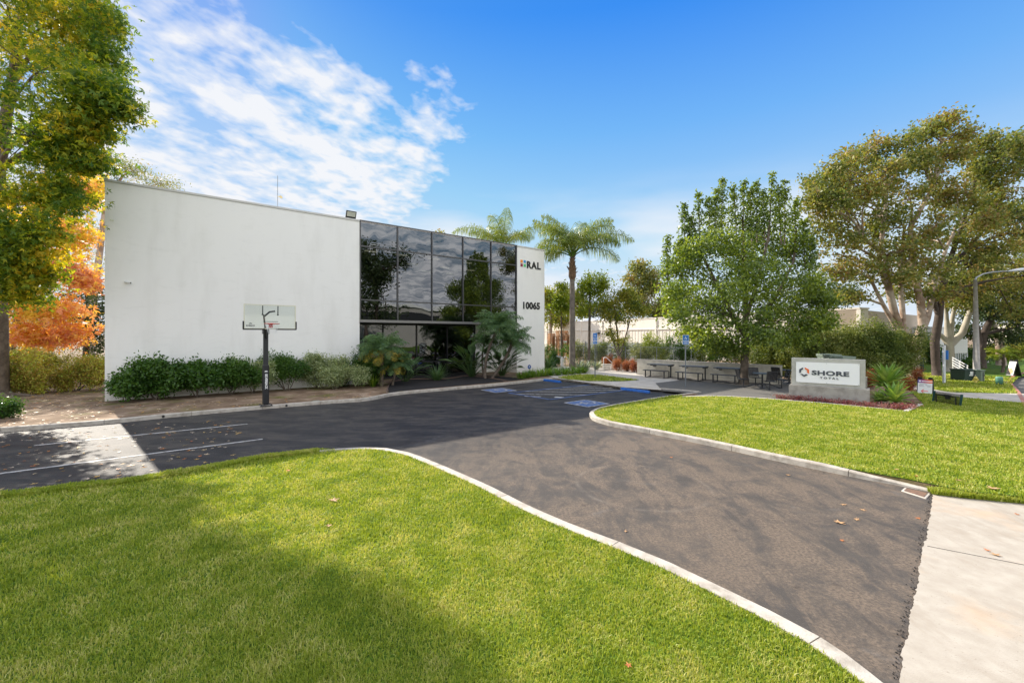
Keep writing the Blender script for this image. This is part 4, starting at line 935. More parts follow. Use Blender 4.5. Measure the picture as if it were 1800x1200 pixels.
for i, (x0, x1, b0, b1, lb) in enumerate(((1142, 1181, 1132, 1173, 'dark metal table and bench against the concrete wall, farthest left of three'), (1198, 1242, 1189, 1233, 'dark metal table and bench behind the right parking sign, middle of three'), (1258, 1303, 1250, 1298, 'dark metal table and bench against the wall, just left of the tree trunk'))):
    a, b = along(x0, .62), along(x1, .62); c = (a + b) / 2; hl = (b - a).length / 2
    t_ = thing('picnic_table', lb, 'picnic table', (c.x, c.y, .104), group='fixed tables along the concrete wall')
    m = MB(); m.frame(c + UP * .76, wd, wn, UP, hl, .36, .022); m.build('table_top', M_TT, t_)
    m = MB(); m.frame(a.lerp(b, .08) - wn * .42 + UP * .62, wd, wn, UP, .03, .16, .03); m.frame(a.lerp(b, .08) - wn * .2 + UP * .70, wd, wn, UP, .03, .3, .025); m.build('wall_bracket', M_DARK, t_)
    m = MB(); q = a.lerp(b, .95); m.frame(q + UP * .32, wd, wn, UP, .03, .03, .41); m.frame(q + UP * .70, wd, wn, UP, .028, .33, .028); m.build('leg', M_DARK, t_)
    a2, b2 = along(b0, 1.42), along(b1, 1.42); c2 = (a2 + b2) / 2; h2 = (b2 - a2).length / 2
    m = MB(); m.frame(c2 + UP * .44, wd, wn, UP, h2, .17, .02); m.build('bench_seat', M_TT, t_)
    for f in (.1, .9):
        m = MB(); q = a2.lerp(b2, f); m.frame(q + wn * .1 + UP * .16, wd, wn, UP, .028, .028, .26); m.frame(q - wn * .2 + UP * .02, wd, wn, UP, .026, .3, .026); m.frame(q - wn * .52 + UP * .2, wd, wn, UP, .024, .024, .2); m.build('leg', M_DARK, t_)
    m = MB(); m.frame(c2 - wn * .2 + UP * .02, wd, wn, UP, h2 * .78, .02, .02); m.build('floor_rail', M_DARK, t_)
# round table sets with attached mesh seats
M_MESH = bpy.data.materials.new('seat_mesh'); M_MESH.use_nodes = True; tt = M_MESH.node_tree
pb = tt.nodes['Principled BSDF']; pb.inputs['Base Color'].default_value = (.02, .02, .024, 1); geo = tt.nodes.new('ShaderNodeNewGeometry')
tr = tt.nodes.new('ShaderNodeBsdfTransparent'); mx = tt.nodes.new('ShaderNodeMixShader'); mx.inputs[0].default_value = .28; Lk(tt, pb.outputs[0], mx.inputs[1]); Lk(tt, tr.outputs[0], mx.inputs[2]); Lk(tt, mx.outputs[0], tt.nodes['Material Output'].inputs[0])
def patio_set(c, rot, label, seats=4):
    t_ = thing('patio_table', label, 'patio table', tuple(c), group='round tables with attached mesh seats')
    m = MB(); m.lathe(c + UP * .70, [(.42, 0), (.44, .012), (.42, .03)], 28); m.build('table_top', M_TT, t_)
    m = MB(); m.tube([c + UP * .05, c + UP * .70], .04, 10); m.lathe(c, [(.14, 0), (.14, .02), (.05, .06)], 12)
    m.build('pedestal', M_DARK, t_)
    for i in range(seats):
        a = rot + 2 * PI * i / seats; d = Vector((math.cos(a), math.sin(a), 0)); s = Vector((-d.y, d.x, 0)); q = c + d * .86
        m = MB(); m.tube([c + UP * .22, c + d * .35 + UP * .20, c + d * .72 + UP * .05, c + d * .82 + UP * .03], .025, 7); m.tube([q + UP * .02, q - d * .02 + UP * .40], .028, 7); m.build('support_arm', M_DARK, t_)
        m = MB(); m.frame(q + UP * .43, s, d, UP, .22, .21, .012); st_ = m.build('seat', M_MESH, t_)
        bc_ = q + d * .25 + UP * .68; ud = (UP + d * .22).normalized(); nn = s.cross(ud)
        m = MB()
        for sg in (-1, 1): m.tube([q + s * sg * .22 - d * .18 + UP * .44, q + s * sg * .22 + d * .16 + UP * .42, q + s * sg * .22 + d * .21 + UP * .50, bc_ + s * sg * .22 + ud * .22], .017, 6)
        m.tube([bc_ + s * -.22 + ud * .22, bc_ + s * .22 + ud * .22], .017, 6); m.tube([q - s * .22 + d * .2 + UP * .5, q + s * .22 + d * .2 + UP * .5], .013, 6); m.tube([bc_ - ud * .18 - s * .0, bc_ + ud * .05], .017, 6); m.build('seat_frame', M_DARK, t_)
        m = MB(); m.frame(bc_ + ud * .02, s, ud, nn, .21, .19, .006); m.build('backrest', M_MESH, t_)
c = P(1340, 682, .104); patio_set(Vector((c.x, c.y, .104)), math.radians(-100), 'dark round table with four mesh seats on the gravel, right of the tree trunk')
c = P(1379, 674, .104); patio_set(Vector((c.x + .25, c.y, .104)), math.radians(-65), 'dark round table with mesh seats, partly hidden behind the monument sign')

# handrails, stairs and bits around the entrance
M_RAIL = pmat('rail_white', (.7, .7, .68), .4)
def rail(px, py, z, label, flip=1, s=1.0):
    p = P(px, py, z); r = Vector((1, .1, 0)).normalized() * flip; t_ = thing('handrail', label, 'handrail', tuple(p), group='white handrails by the entrance path')
    m = MB(); m.tube([p, p + UP * .86 * s, p + UP * .93 * s + r * .06, p + UP * .93 * s + r * .2, p + UP * .40 * s + r * .78 * s, p + UP * .36 * s + r * .62 * s, p + UP * .30 * s + r * .56 * s, p + UP * 0 + r * .54 * s], .026, 8); m.build('rail', M_RAIL, t_)
rail(1061, 650.5, .112, 'bent white handrail at the steps left of the concrete wall')
rail(991, 649, .10, 'bent white handrail rising from the strap leaved plants behind the grass wedge')
p = P(987.5, 648, .1); t_ = thing('door_operator_post', 'short white post with a silver intercom box beside the palm trunk', 'post', tuple(p))
m = MB(); m.frame(p + UP * .45, Vector((1, 0, 0)), Vector((0, 1, 0)), UP, .08, .06, .45); bevel(m.build('post', M_RAIL, t_), .02)
m = MB(); m.frame(p + UP * .93 - Vector((.22, 0, 0)), Vector((1, 0, -.3)).normalized(), Vector((0, 1, 0)), Vector((.3, 0, 1)).normalized(), .18, .07, .06); m.build('box', M_GALV, t_)
p = P(1075, 651, .112); m = MB()
for i in range(3): m.frame(p + Vector((.3, .5 + i * .35, .06 + i * .13)), Vector((1, 0, 0)), Vector((0, 1, 0)), UP, .75, .18 + .0, .065 + i * 0)
tag(m.build('steps', M_CONC, origin=tuple(p)), 'three pale concrete steps beside the white handrail', 'steps')
p = PD(993.5, 628, 36); p.z = .1; t_ = thing('parking_notice', 'small white notice with red top on a thin post in front of the pallets', 'sign', tuple(p))
m = MB(); m.tube([p, p + UP * 2.15], .03, 6); m.build('post', M_POST, t_); c = Vector((p.x, p.y - .04, H0 + (HY - 600) * 36 / F))
m = MB(); m.frame(c, Vector((1, 0, 0)), UP, Vector((0, -1, 0)), .14, .12, .01); m.build('sign_board', M_WHITE, t_)
m = MB(); m.frame(c + UP * .09 - Vector((0, .014, 0)), Vector((1, 0, 0)), UP, Vector((0, -1, 0)), .13, .03, .004); m.build('sign_band', M_RIM, t_)
# pallet stacks
M_PAL = pmat('pallet_wood', (.55, .30, .14), .9, col2=(.34, .17, .075), vscale=3, bump=.5, bscale=20)
for i, (x, top, D, lb) in enumerate(((973, 585, 48, 'tall stack of brown wooden pallets nearest the white building'), (988, 581, 47, 'tallest stack of brown wooden pallets, middle of the three'), (1000, 588, 46, 'stack of brown wooden pallets just left of the palm trunk'))):
    p = PD(x, 600, D); p.z = .1; hgt = H0 + (HY - top) * D / F; n = int(hgt / .145)
    t_ = thing('pallet_stack', lb, 'pallets', tuple(p), group='stacks of wooden pallets')
    rr = random.Random(i); bxv = Vector((math.cos(.2), math.sin(.2), 0)); byv = Vector((-bxv.y, bxv.x, 0))
    for k in range(n):
        z = .1 + k * .145; m = MB(); o = Vector((p.x + rr.uniform(-.03, .03), p.y, 0)); hw_ = .6 if i != 2 else .5
        for j in range(5): m.frame(o + byv * (-.45 + j * .225) + UP * (z + .128), bxv, byv, UP, hw_, .05, .010)
        for j in range(3): m.frame(o + bxv * (-.85 + j * .85) * hw_ + UP * (z + .068), bxv, byv, UP, .05, .5, .045)
        for j in range(3): m.frame(o + byv * (-.45 + j * .45) + UP * (z + .011), bxv, byv, UP, hw_, .05, .010)
        m.build('pallet', M_PAL, t_)
# chain link / wire fence behind the entrance planting
t_ = thing('wire_fence', 'grey wire mesh fence on thin posts between the entrance planting and the warehouse yard', 'fence', tuple(PD(1090, 640, 33)))
fa, fb = PD(1003, 640, 36), PD(1215, 640, 30); fa.z = fb.z = .1
for i in range(9): m = MB(); c = fa.lerp(fb, i / 8); m.tube([c, c + UP * 1.7], .02, 6); m.build('post', M_GALV, t_)
m = MB()
for i in range(60):
    for sg in (-1, 1):
        x0 = i / 60; x1 = x0 + sg * .12
        if -0.001 <= x1 <= 1.0: m.tube([fa.lerp(fb, x0), fa.lerp(fb, x1) + UP * 1.65], .004, 3, caps=False)
m.tube([fa + UP * 1.67, fb + UP * 1.67], .014, 6); m.build('wire_mesh', M_GALV, t_)

# street lamp
p = P(1717, 668.5, .11); D = p.y; t_ = thing('street_lamp', 'tall grey concrete street lamp with a curved arm over the right lawn', 'street lamp', tuple(p))
topz = H0 + (HY - 492) * D / F; M_POLE = pmat('pole_concrete', (.34, .32, .29), .85, bump=.3, bscale=40, var=.25, vscale=5)
m = MB(); m.tube([p, Vector((p.x - .09, p.y, topz))], [.16, .085], 12); m.build('pole', M_POLE, t_, smooth=True)
tp = Vector((p.x - .09, p.y, topz)); A = lambda x, y: PD(x, y, D)
m = MB(); m.tube([tp, A(1716, 488), A(1728, 481.5), A(1745, 478), A(1775, 476.5)], [.045, .045, .04, .035, .03], 8); m.build('arm', M_GALV, t_, smooth=True)
m = MB(); m.tube([A(1772, 476.6), A(1780, 475.5), A(1795, 474), A(1812, 473), A(1818, 473)], [.03, .075, .10, .09, .02], 10); m.build('lamp_head', pmat('lamp_grey', (.55, .57, .6), .4, metal=.3), t_, smooth=True)
# small sign post
p = P(1659.5, 673.8, .11); t_ = thing('lawn_signpost', 'pale square signpost seen edge on, standing alone on the lawn by the gum trunks', 'sign post', tuple(p)); D = p.y
m = MB(); m.frame(p + UP * 1.0, Vector((1, 0, 0)), Vector((0, 1, 0)), UP, .045, .045, 1.03); m.build('post', pmat('pale_post', (.58, .60, .62), .6), t_)
m = MB(); q = Vector((p.x + .065, p.y, H0 + (HY - 623.5) * D / F)); m.frame(q, Vector((1, .0, 0)), Vector((0, 1, 0)), UP, .018, .15, .24); m.build('sign_board', M_SBL, t_)
# A-frame signs
def aframe(bl, br, h, label, top_mat, body_cb, name='sandwich_board'):
    r = (br - bl).normalized(); wdt = (br - bl).length; n0 = Vector((r.y, -r.x, 0)); n0 = n0 if n0.dot(bl) < 0 else -n0
    c = (bl + br) / 2; t_ = thing(name, label, 'sandwich board', tuple(c), group='sandwich boards on the lawns')
    u = (UP - n0 * .22).normalized(); n_ = (n0 + UP * .22).normalized(); u = (UP - n0 * .22).normalized()
    for sgn, nm in ((1, 'front_panel'), (-1, 'rear_panel')):
        uu = (UP - n0 * .22 * sgn).normalized(); nn = (n0 * sgn + UP * .22).normalized(); o = c + (n0 * .0 if sgn == 1 else -n0 * h * .42)
        m = MB(); m.frame(o + uu * h / 2, r, uu, nn, wdt / 2 + .03, h / 2 + .02, .018)
        for s in (-1, 1): m.frame(o + uu * (h + .05) + r * s * (wdt / 2 - .06), r, uu, nn, .07, .05, .02)
        m.build(nm, M_BLACK, t_)
    body_cb(t_, c + n_ * .024, r, u, n_, wdt, h); return t_
M_GRAD = bpy.data.materials.new('banner_print'); M_GRAD.use_nodes = True; tt = M_GRAD.node_tree
tcn = tt.nodes.new('ShaderNodeTexCoord'); sx = tt.nodes.new('ShaderNodeSeparateXYZ'); Lk(tt, tcn.outputs['Generated'], sx.inputs[0])
Lk(tt, ramp(tt, sx.outputs[0], [(0, (.10, .08, .35)), (.4, (.35, .04, .16)), (.75, (.85, .12, .02)), (1, (.9, .22, .03))]), tt.nodes['Principled BSDF'].inputs['Base Color'])
M_INK = pmat('ink_grey', (.35, .35, .36), .6)
def body1(t_, o, r, u, n_, wd_, h):
    m = MB(); m.frame(o + u * (h * .37), r, u, n_, wd_ / 2, h * .37, .003); m.build('poster', M_WHITE, t_)
    m = MB(); m.frame(o + u * (h * .87), r, u, n_, wd_ / 2, h * .12, .003); m.build('banner', M_GRAD, t_)
    q = o + n_ * .006
    m = MB(); m.lathe(Vector((0, 0, 0)), [(.0, 0)], 3) if False else None
    k = 14; m.prism([q + u * h * .87 - r * .17 + r * .035 * math.cos(2 * PI * i / k) + u * .035 * math.sin(2 * PI * i / k) for i in range(k)], n_ * .001); m.frame(q + u * h * .87 + r * .06, r, u, n_, .17, .018, .001); m.build('banner_mark', M_WHITE, t_)
    m = MB()
    for zz, segs in ((.66, ((-.05, .16),)), (.58, ((-.12, .10), (.10, .12))), (.50, ((-.10, .11), (.12, .07)))):
        for a, l in segs: m.frame(q + u * h * zz + r * a, r, u, n_, l * .75, .011, .001)
    m.build('poster_text', M_INK, t_)
    m = MB(); m.frame(q + u * h * .17 + r * .02, r, u, n_, .09, .013, .0012)
    a_ = q + u * h * .17 - r * .11
    for s in (-1, 1):
        dv = (r * .8 + u * s * .75).normalized(); pv = n_.cross(dv); m.frame(a_ + dv * .05, dv, pv, n_, .055, .013, .0013)
    m.build('arrow', pmat('arrow_red', (.75, .03, .02), .5), t_)
aframe(P(1613, 690.5, .112), P(1638.5, 692.5, .112), .62 * 1.0, 'white sandwich board with orange and purple banner and red left arrow, right of the agave', None, body1)
def body2(t_, o, r, u, n_, wd_, h):
    m = MB(); m.frame(o + u * (h * .5), r, u, n_, wd_ / 2, h * .46, .003); m.build('poster', M_WHITE, t_)
    q = o + n_ * .005
    m = MB(); m.prism([q - r * wd_ / 2 + u * h * .06, q + r * wd_ * .2 + u * h * .06, q - r * wd_ / 2 + u * h * .6], n_ * .001); m.build('poster_shape', M_BLACK, t_)
    m = MB(); m.prism([q - r * wd_ * .35 + u * h * .4, q + r * wd_ * .2 + u * h * .1, q + r * wd_ * .45 + u * h * .3, q + u * h * .55], n_ * .002); m.build('poster_picture', pmat('tan_print', (.5, .32, .18), .6), t_)
aframe(P(1769, 659.5, .11), P(1781, 660.8, .11), .95, 'smaller white and tan sandwich board beside the little palm near the street', None, body2)
# fallen mesh frame on the lawn
a, b = P(1640, 705.5, .112), P(1688, 713.5, .112); r = (b - a).normalized(); n0 = Vector((r.y, -r.x, 0)); n0 = n0 if n0.dot(a) < 0 else -n0
t_ = thing('mesh_banner_stand', 'low dark green frame with see through mesh lying back on the lawn', 'banner stand', tuple((a + b) / 2))
M_GRN = pmat('green_pad', (.012, .06, .06), .45); uu = (UP + r * .14).normalized(); wdt = (b - a).length; hh = .43
for s, nm in ((0, 'post'), (1, 'post')):
    q = a.lerp(b, s); m = MB(); m.tube([q, q + uu * hh], [.03, .038], 10); m.build(nm, M_GRN, t_)
m = MB(); q0, q1 = a.lerp(b, .12), a.lerp(b, .84); m.tube([q0, q0 + UP * .27, q0 + UP * .30 + r * .04, q1 + UP * .30 - r * .04, q1 + UP * .27, q1], .02, 8); m.build('inner_frame', M_BLACK, t_)
m = MB(); q = a.lerp(b, .48) + UP * .30; m.frame(q - n0 * .05, r, n0, UP, .12, .05, .035); m.frame(q + r * .08 - UP * .07, r, n0, UP, .06, .05, .05); m.build('motor_box', M_BLACK, t_)
mm = bpy.data.materials.new('dark_net'); mm.use_nodes = True; tt = mm.node_tree; tt.nodes['Principled BSDF'].inputs['Base Color'].default_value = (.01, .012, .01, 1); tr = tt.nodes.new('ShaderNodeBsdfTransparent'); mx = tt.nodes.new('ShaderNodeMixShader'); mx.inputs[0].default_value = .58; Lk(tt, tt.nodes['Principled BSDF'].outputs[0], mx.inputs[1]); Lk(tt, tr.outputs[0], mx.inputs[2]); Lk(tt, mx.outputs[0], tt.nodes['Material Output'].inputs[0])
m = MB(); m.frame((a + b) / 2 + uu * hh * .5, r, uu, n0, wdt / 2, hh * .48, .002); m.build('mesh_panel', mm, t_)
# utility boxes, bin and hydrant
M_UG = pmat('utility_green', (.02, .045, .035), .5, var=.2, vscale=6); M_LG = pmat('pale_green', (.20, .25, .20), .5, var=.15, vscale=6)
def cabinet(x0, x1, yb, yt, z, dep, mat, name, label, cat, extra=None, slope=0.0, group=None):
    a, b = P(x0, yb, z), P(x1, yb, z); c = (a + b) / 2; h = H0 + (HY - yt) * c.y / F - z; X = Vector((1, 0, 0)); Y = Vector((0, 1, 0)); wd_ = (b - a).length
    t_ = thing(name, label, cat, tuple(c), group=group)
    m = MB(); m.frame(c + Y * dep / 2 + UP * h * .46, X, Y, UP, wd_ / 2, dep / 2, h * .46); bevel(m.build('cabinet', mat, t_), .02)
    m = MB(); m.frame(c + Y * dep / 2 + UP * h * .96, X, Y, UP, wd_ / 2 + .03, dep / 2 + .03, h * .04); bevel(m.build('lid', mat, t_), .015)
    m = MB(); m.frame(c - Y * .012 + UP * h * .45 + X * wd_ * .02, X, Y, UP, .008, .012, h * .38); m.lathe(c - Y * .03 + UP * h * .5 + X * .06, [(.02, 0), (.02, .06)], 6); m.build('handle', M_DARK, t_)
    if extra: extra(t_, c, wd_, h)
    return t_
def stick(t_, c, w_, h):
    m = MB(); m.frame(c - Vector((0, .006, 0)) + UP * h * .72 - Vector((.05, 0, 0)), Vector((1, 0, 0)), Vector((0, 1, 0)), UP, .1, .006, .08); m.frame(c - Vector((0, .006, 0)) + UP * h * .52, Vector((1, 0, 0)), Vector((0, 1, 0)), UP, .2, .005, .03); m.build('sticker', M_WHITE, t_)
cabinet(1696, 1724, 670, 649.5, .11, .8, M_UG, 'transformer_box', 'dark green electrical cabinet behind the street lamp foot, on the lawn', 'electrical box', stick)
cabinet(1724.5, 1731, 671, 650, .11, .5, M_LG, 'utility_cabinet', 'pale green narrow cabinet right of the street lamp', 'utility box')
cabinet(1615.5, 1624.5, 654, 629, .1, .5, M_UG, 'utility_cabinet', 'dark green upright cabinet behind the agave, left of the gum trunks', 'utility box')
cabinet(1459, 1478, 681, 622.8, .1, .9, M_LG, 'transformer_box', 'grey green transformer lid showing above the SHORE sign', 'electrical box')
cabinet(1482, 1503, 684, 626.5, .1, .8, M_LG, 'transformer_box', 'second lower grey green box lid right of the taller one above the SHORE sign', 'electrical box')
p = P(1756.5, 675.5, .11); t_ = thing('utility_marker', 'round topped green utility pedestal on the lawn near the red kerb', 'utility box', tuple(p)); h = H0 + (HY - 662) * p.y / F - .11
m = MB(); m.lathe(p, [(.14, 0), (.14, h * .9), (.13, h * .97), (.10, h)], 18); m.build('pedestal', pmat('marker_green', (.10, .26, .19), .5), t_, smooth=True)
m = MB(); m.lathe(p, [(.165, 0), (.165, .04)], 18); m.build('collar', M_UG, t_)
p = P(1715, 673.3, .11); t_ = thing('fire_hydrant', 'small yellow fire hydrant in front of the green cabinet', 'fire hydrant', tuple(p)); MY = pmat('hydrant_yellow', (.62, .50, .10), .5, var=.2, vscale=14)
m = MB(); m.lathe(p, [(.10, 0), (.10, .03), (.07, .04), (.07, .22), (.09, .23), (.09, .26), (.075, .27), (.06, .33), (.02, .36), (.02, .38)], 14); m.build('barrel', MY, t_, smooth=True)
for s in (-1, 1): m = MB(); m.tube([p + UP * .17 + Vector((s * .06, 0, 0)), p + UP * .17 + Vector((s * .14, 0, 0))], [.04, .045], 10); m.build('outlet', MY, t_)
# drain box on the driveway
q4 = [P(x, y, .0) for x, y in [(1584, 863.0), (1590, 857.6), (1636, 868.2), (1628, 877)]]
t_ = thing('meter_box', 'rusty brown meter box lid in a pale concrete rim where the driveway meets the kerb', 'meter box', tuple(q4[0]))
def inset(qs, f): c = sum(qs, Vector((0, 0, 0))) / 4; return [c + (q - c) * f for q in qs]
m = MB(); m.prism([Vector((q.x, q.y, -.02)) for q in reversed(q4)], Vector((0, 0, .034))); bevel(m.build('rim', M_CONC, t_), .01)
m = MB(); m.prism([Vector((q.x, q.y, .0)) for q in reversed(inset(q4, .80))], Vector((0, 0, .020))); m.build('lid', pmat('rusty_lid', (.12, .075, .055), .8, col2=(.22, .12, .07), vscale=14, bump=.6, bscale=60), t_)
# drain outlets in the kerb
for x, y, lb in ((287, 732.5, 'round drain hole in the kerb face below the left shrubs'), (497.5, 714.5, 'round drain hole in the kerb just right of the basketball pole')):
    p = P(x, y - 1, .05); q = min(k1, key=lambda k: (k - Vector((p.x, p.y, 0))).length); m = MB(); m.tube([Vector((q.x, q.y, .065)) + NF * .02, Vector((q.x, q.y, .065)) - NF * .03], .04, 12)
    tag(m.build('drain_pipe', M_BLACK, origin=(q.x, q.y, .065)), lb, 'drain pipe', 'drain outlets in the kerb')
m = MB(); c = P(556, 705, .1); m.lathe(c, [(.14, 0), (.14, .015), (.12, .02)], 16); tag(m.build('valve_cover', M_LG, origin=tuple(c)), 'flat round green valve cover in the soil under the variegated shrubs', 'valve cover')
# garden edging of the black mulch bed
ed = smooth_line([P(x, y, .12) for x, y in [(680, 692), (680.5, 684), (687, 672), (700, 668.5), (730, 666), (772, 666), (800, 663.5), (818, 660.5), (850, 662.5), (872, 666), (893, 670)]], .25)
m = MB(); m.tube([Vector((p.x, p.y, .125)) for p in ed], .035, 6); tag(m.build('bed_edging', pmat('edging_brown', (.13, .085, .065), .8, bump=.4, bscale=30)), 'brown curved edging strip around the black mulch bed', 'edging')
# ================================================================== PLANTS
BK = pmat('bark_grey_brown', (.16, .125, .095), .9, bump=1.0, bscale=18, col2=(.08, .06, .045), vscale=6)
BK2 = pmat('bark_pale', (.42, .34, .27), .85, bump=.6, bscale=10, col2=(.22, .14, .09), vscale=1.6, fac=(.42, .62))
BK3 = pmat('bark_dark', (.09, .065, .05), .9, bump=1.0, bscale=16, var=.4, vscale=5)
BK4 = pmat('bark_cream', (.45, .40, .31), .85, bump=.4, bscale=10, var=.3, vscale=2)
L_SWG = leafmat('sweetgum_green', [(.04, .10, .018), (.065, .14, .02), (.12, .20, .022), (.34, .38, .025), (.66, .48, .04)], .52, vs=.35, mixn=.55)
L_SWO = leafmat('sweetgum_orange', [(.40, .46, .05), (.70, .60, .08), (.74, .46, .11), (.68, .30, .17), (.55, .26, .18)], .40, vs=.3, mixn=.6)
L_GUM = leafmat('gum_leaves', [(.065, .10, .032), (.11, .155, .04), (.19, .225, .055), (.28, .26, .075), (.27, .175, .075)], .40, vs=.5, mixn=.5)
L_GUMD = leafmat('gum_leaves_dark', [(.03, .055, .024), (.05, .085, .032), (.09, .12, .04)], .3, vs=.5)
L_CARROT = leafmat('glossy_leaves', [(.055, .10, .025), (.09, .15, .03), (.16, .23, .035), (.30, .38, .055)], .45, rough=.42, vs=.5, spec=.6, mixn=.45)
L_LIME = leafmat('lime_leaves', [(.10, .17, .015), (.17, .25, .02), (.28, .32, .03)], .45, vs=.7)
L_YG = leafmat('yellow_green_leaves', [(.07, .12, .012), (.15, .19, .02), (.32, .30, .05)], .4, vs=.7)
L_VAR = leafmat('variegated_leaves', [(.09, .16, .05), (.22, .29, .12), (.50, .55, .32), (.15, .21, .08)], .3, vs=2.0, mixn=.3)
L_DK = leafmat('dark_shrub_leaves', [(.03, .085, .015), (.05, .12, .02), (.09, .18, .03)], .35, rough=.35, vs=1.0)
L_OL = leafmat('hedge_leaves', [(.05, .09, .02), (.10, .15, .03), (.20, .24, .06), (.32, .34, .13)], .35, rough=.45, vs=.5)
L_GOLD = leafmat('golden_shrub_leaves', [(.17, .22, .035), (.30, .38, .05), (.40, .25, .08), (.52, .60, .09)], .35, vs=.8)
L_RED = leafmat('red_ground_leaves', [(.16, .03, .04), (.28, .06, .08), (.20, .12, .10), (.45, .22, .24)], .3, vs=3)
L_RUST = leafmat('rust_leaves', [(.28, .09, .03), (.42, .16, .05), (.22, .06, .05)], .3, vs=2)
L_FERN = leafmat('date_palm_leaves', [(.05, .11, .045), (.08, .16, .06), (.13, .22, .08)], .3, rough=.4, vs=2)
L_QP = leafmat('queen_palm_leaves', [(.08, .13, .02), (.14, .20, .03), (.24, .28, .06)], .35, rough=.4, vs=1.2)
L_STR = leafmat('strap_leaves', [(.07, .16, .015), (.12, .24, .02), (.24, .34, .04)], .35, rough=.4, vs=1.5)
L_BOP = leafmat('paddle_leaves', [(.03, .07, .02), (.05, .10, .03), (.09, .15, .05)], .2, rough=.35, vs=1.5)
L_AGV = leafmat('agave_leaves', [(.13, .26, .05), (.20, .34, .07), (.32, .42, .12)], .3, rough=.4, vs=3)
L_GREY = leafmat('silver_leaves', [(.10, .16, .10), (.20, .26, .18), (.45, .50, .42)], .25, vs=2)
L_BRN = leafmat('dry_frond', [(.16, .09, .04), (.25, .15, .07)], .2)

def tk(pxs, D):      # trunk from pixel points with radii in px
    return [(PD(x, y, D), r * D / F) for x, y, r in pxs]
# --- sweetgum on the left
D = 17.5
tr_ = [(P(-5, 698, .1), .50), (P(-5, 698, .1) + UP * .35, .36)]
D = tr_[0][0].y
tr_ += [(PD(-4, 640, D), .32), (PD(-4, 560, D), .30), (PD(-8, 450, D), .27), (PD(-5, 300, D - .5), .24), (PD(20, 150, D - .5), .15), (PD(40, 0, D - .5), .08), (PD(40, -100, D), .04)]
cl = pclumps([(20, 40, -2.2, 150, 100), (110, 30, -1.7, 85, 80), (60, 130, -3.2, 130, 90), (150, 100, -1.2, 60, 55), (172, 165, -3.4, 42, 30), (205, 187, -3.4, 30, 12, .5), (148, 215, -3.2, 38, 28), (60, 240, -3.2, 120, 80), (112, 265, -2.2, 54, 36), (142, 280, -1.7, 26, 18), (30, 345, -3.2, 100, 56, .9), (100, 335, -2.7, 42, 26, .8), (5, 430, -3.2, 75, 56, .9), (62, 420, -3.2, 44, 38, .7), (15, 510, -2.7, 48, 30, .7), (60, 480, -2.7, 32, 26, .7), (-120, 130, -0.2, 110, 100, .6), (-60, -60, -1.2, 170, 90), (80, -60, -1.2, 90, 60), (180, 40, -0.2, 26, 36), (40, -190, -0.2, 90, 80, .7), (-110, -210, -0.2, 140, 110, .8), (-260, -60, -0.2, 110, 110, .7)], D)
tree('sweetgum_tree', 'large green and yellow sweetgum filling the left edge of the view', 'tree', tr_[0][0], tr_, cl, L_SWG, BK, 11, leaf=.16, shape='lobed', nsub=64, nleaf=34, subr=.27, limb=.10, droop=.6)
# surface roots
m = MB(); b0 = tr_[0][0]
for a, l in ((-.3, 1.3), (.3, 1.5), (-1.2, .9), (-2.2, .9), (3.0, 1.0)): m.tube([b0 + UP * .22, b0 + Vector((math.cos(a) * .5, math.sin(a) * .5, .07)), b0 + Vector((math.cos(a) * l, math.sin(a) * l, -.02))], [.22, .12, .03], 6)
m.build('root', BK, bpy.data.objects['sweetgum_tree'], smooth=True)
# --- orange sweetgum behind it
b0 = PD(20, 645, 30); b0.z = .1; D = 30
tr_ = [(b0, .2), (PD(22, 600, D), .17), (PD(40, 500, D), .14), (PD(70, 400, D), .1), (PD(95, 330, D), .05)]
cl = pclumps([(120, 350, -1, 48, 40), (150, 330, -1, 28, 30), (80, 400, -2, 60, 45), (130, 410, -1, 38, 30), (60, 470, -2, 60, 34), (120, 470, -1, 38, 24), (148, 500, -1, 20, 14, .6), (40, 540, -3, 55, 26), (95, 540, -2, 48, 24), (120, 580, -1.5, 30, 14, .7), (30, 590, -3, 42, 18), (80, 600, -2, 42, 14, .8), (-40, 450, 0, 60, 60), (20, 380, 0, 60, 60)], D)
tree('sweetgum_tree', 'orange and gold autumn sweetgum between the green tree and the white wall', 'tree', b0, tr_, cl, L_SWO, BK, 12, leaf=.30, shape='lobed', nsub=26, nleaf=28, subr=.42, limb=.07, droop=.5)
# --- gums and dark trees behind the left gap
D = 40; b0 = PD(160, 640, D); b0.z = .1
tr_ = [(b0, .4), (PD(155, 590, D), .36), (PD(165, 520, D), .3), (PD(176, 440, D), .24), (PD(185, 360, D), .18), (PD(215, 310, D), .1)]
cl = pclumps([(205, 292, 0, 28, 12), (235, 300, 0, 26, 11), (285, 322, 0, 26, 10), (185, 330, 0, 18, 20), (150, 420, 0, 45, 34), (120, 470, 1, 50, 40), (175, 480, 2, 24, 40, .7), (60, 420, 2, 60, 60)], D)
tree('gum_tree', 'tall pale trunked gum rising behind the left end of the white building', 'tree', b0, tr_, cl, L_GUM, BK2, 13, leaf=.26, shape='long', nsub=26, nleaf=26, subr=.5, group='gum trees', forks=[tk([(160, 560, 3.5), (150, 500, 3), (140, 440, 2)], D)], limb=.1)
D = 36; b0 = PD(150, 650, D); b0.z = .1
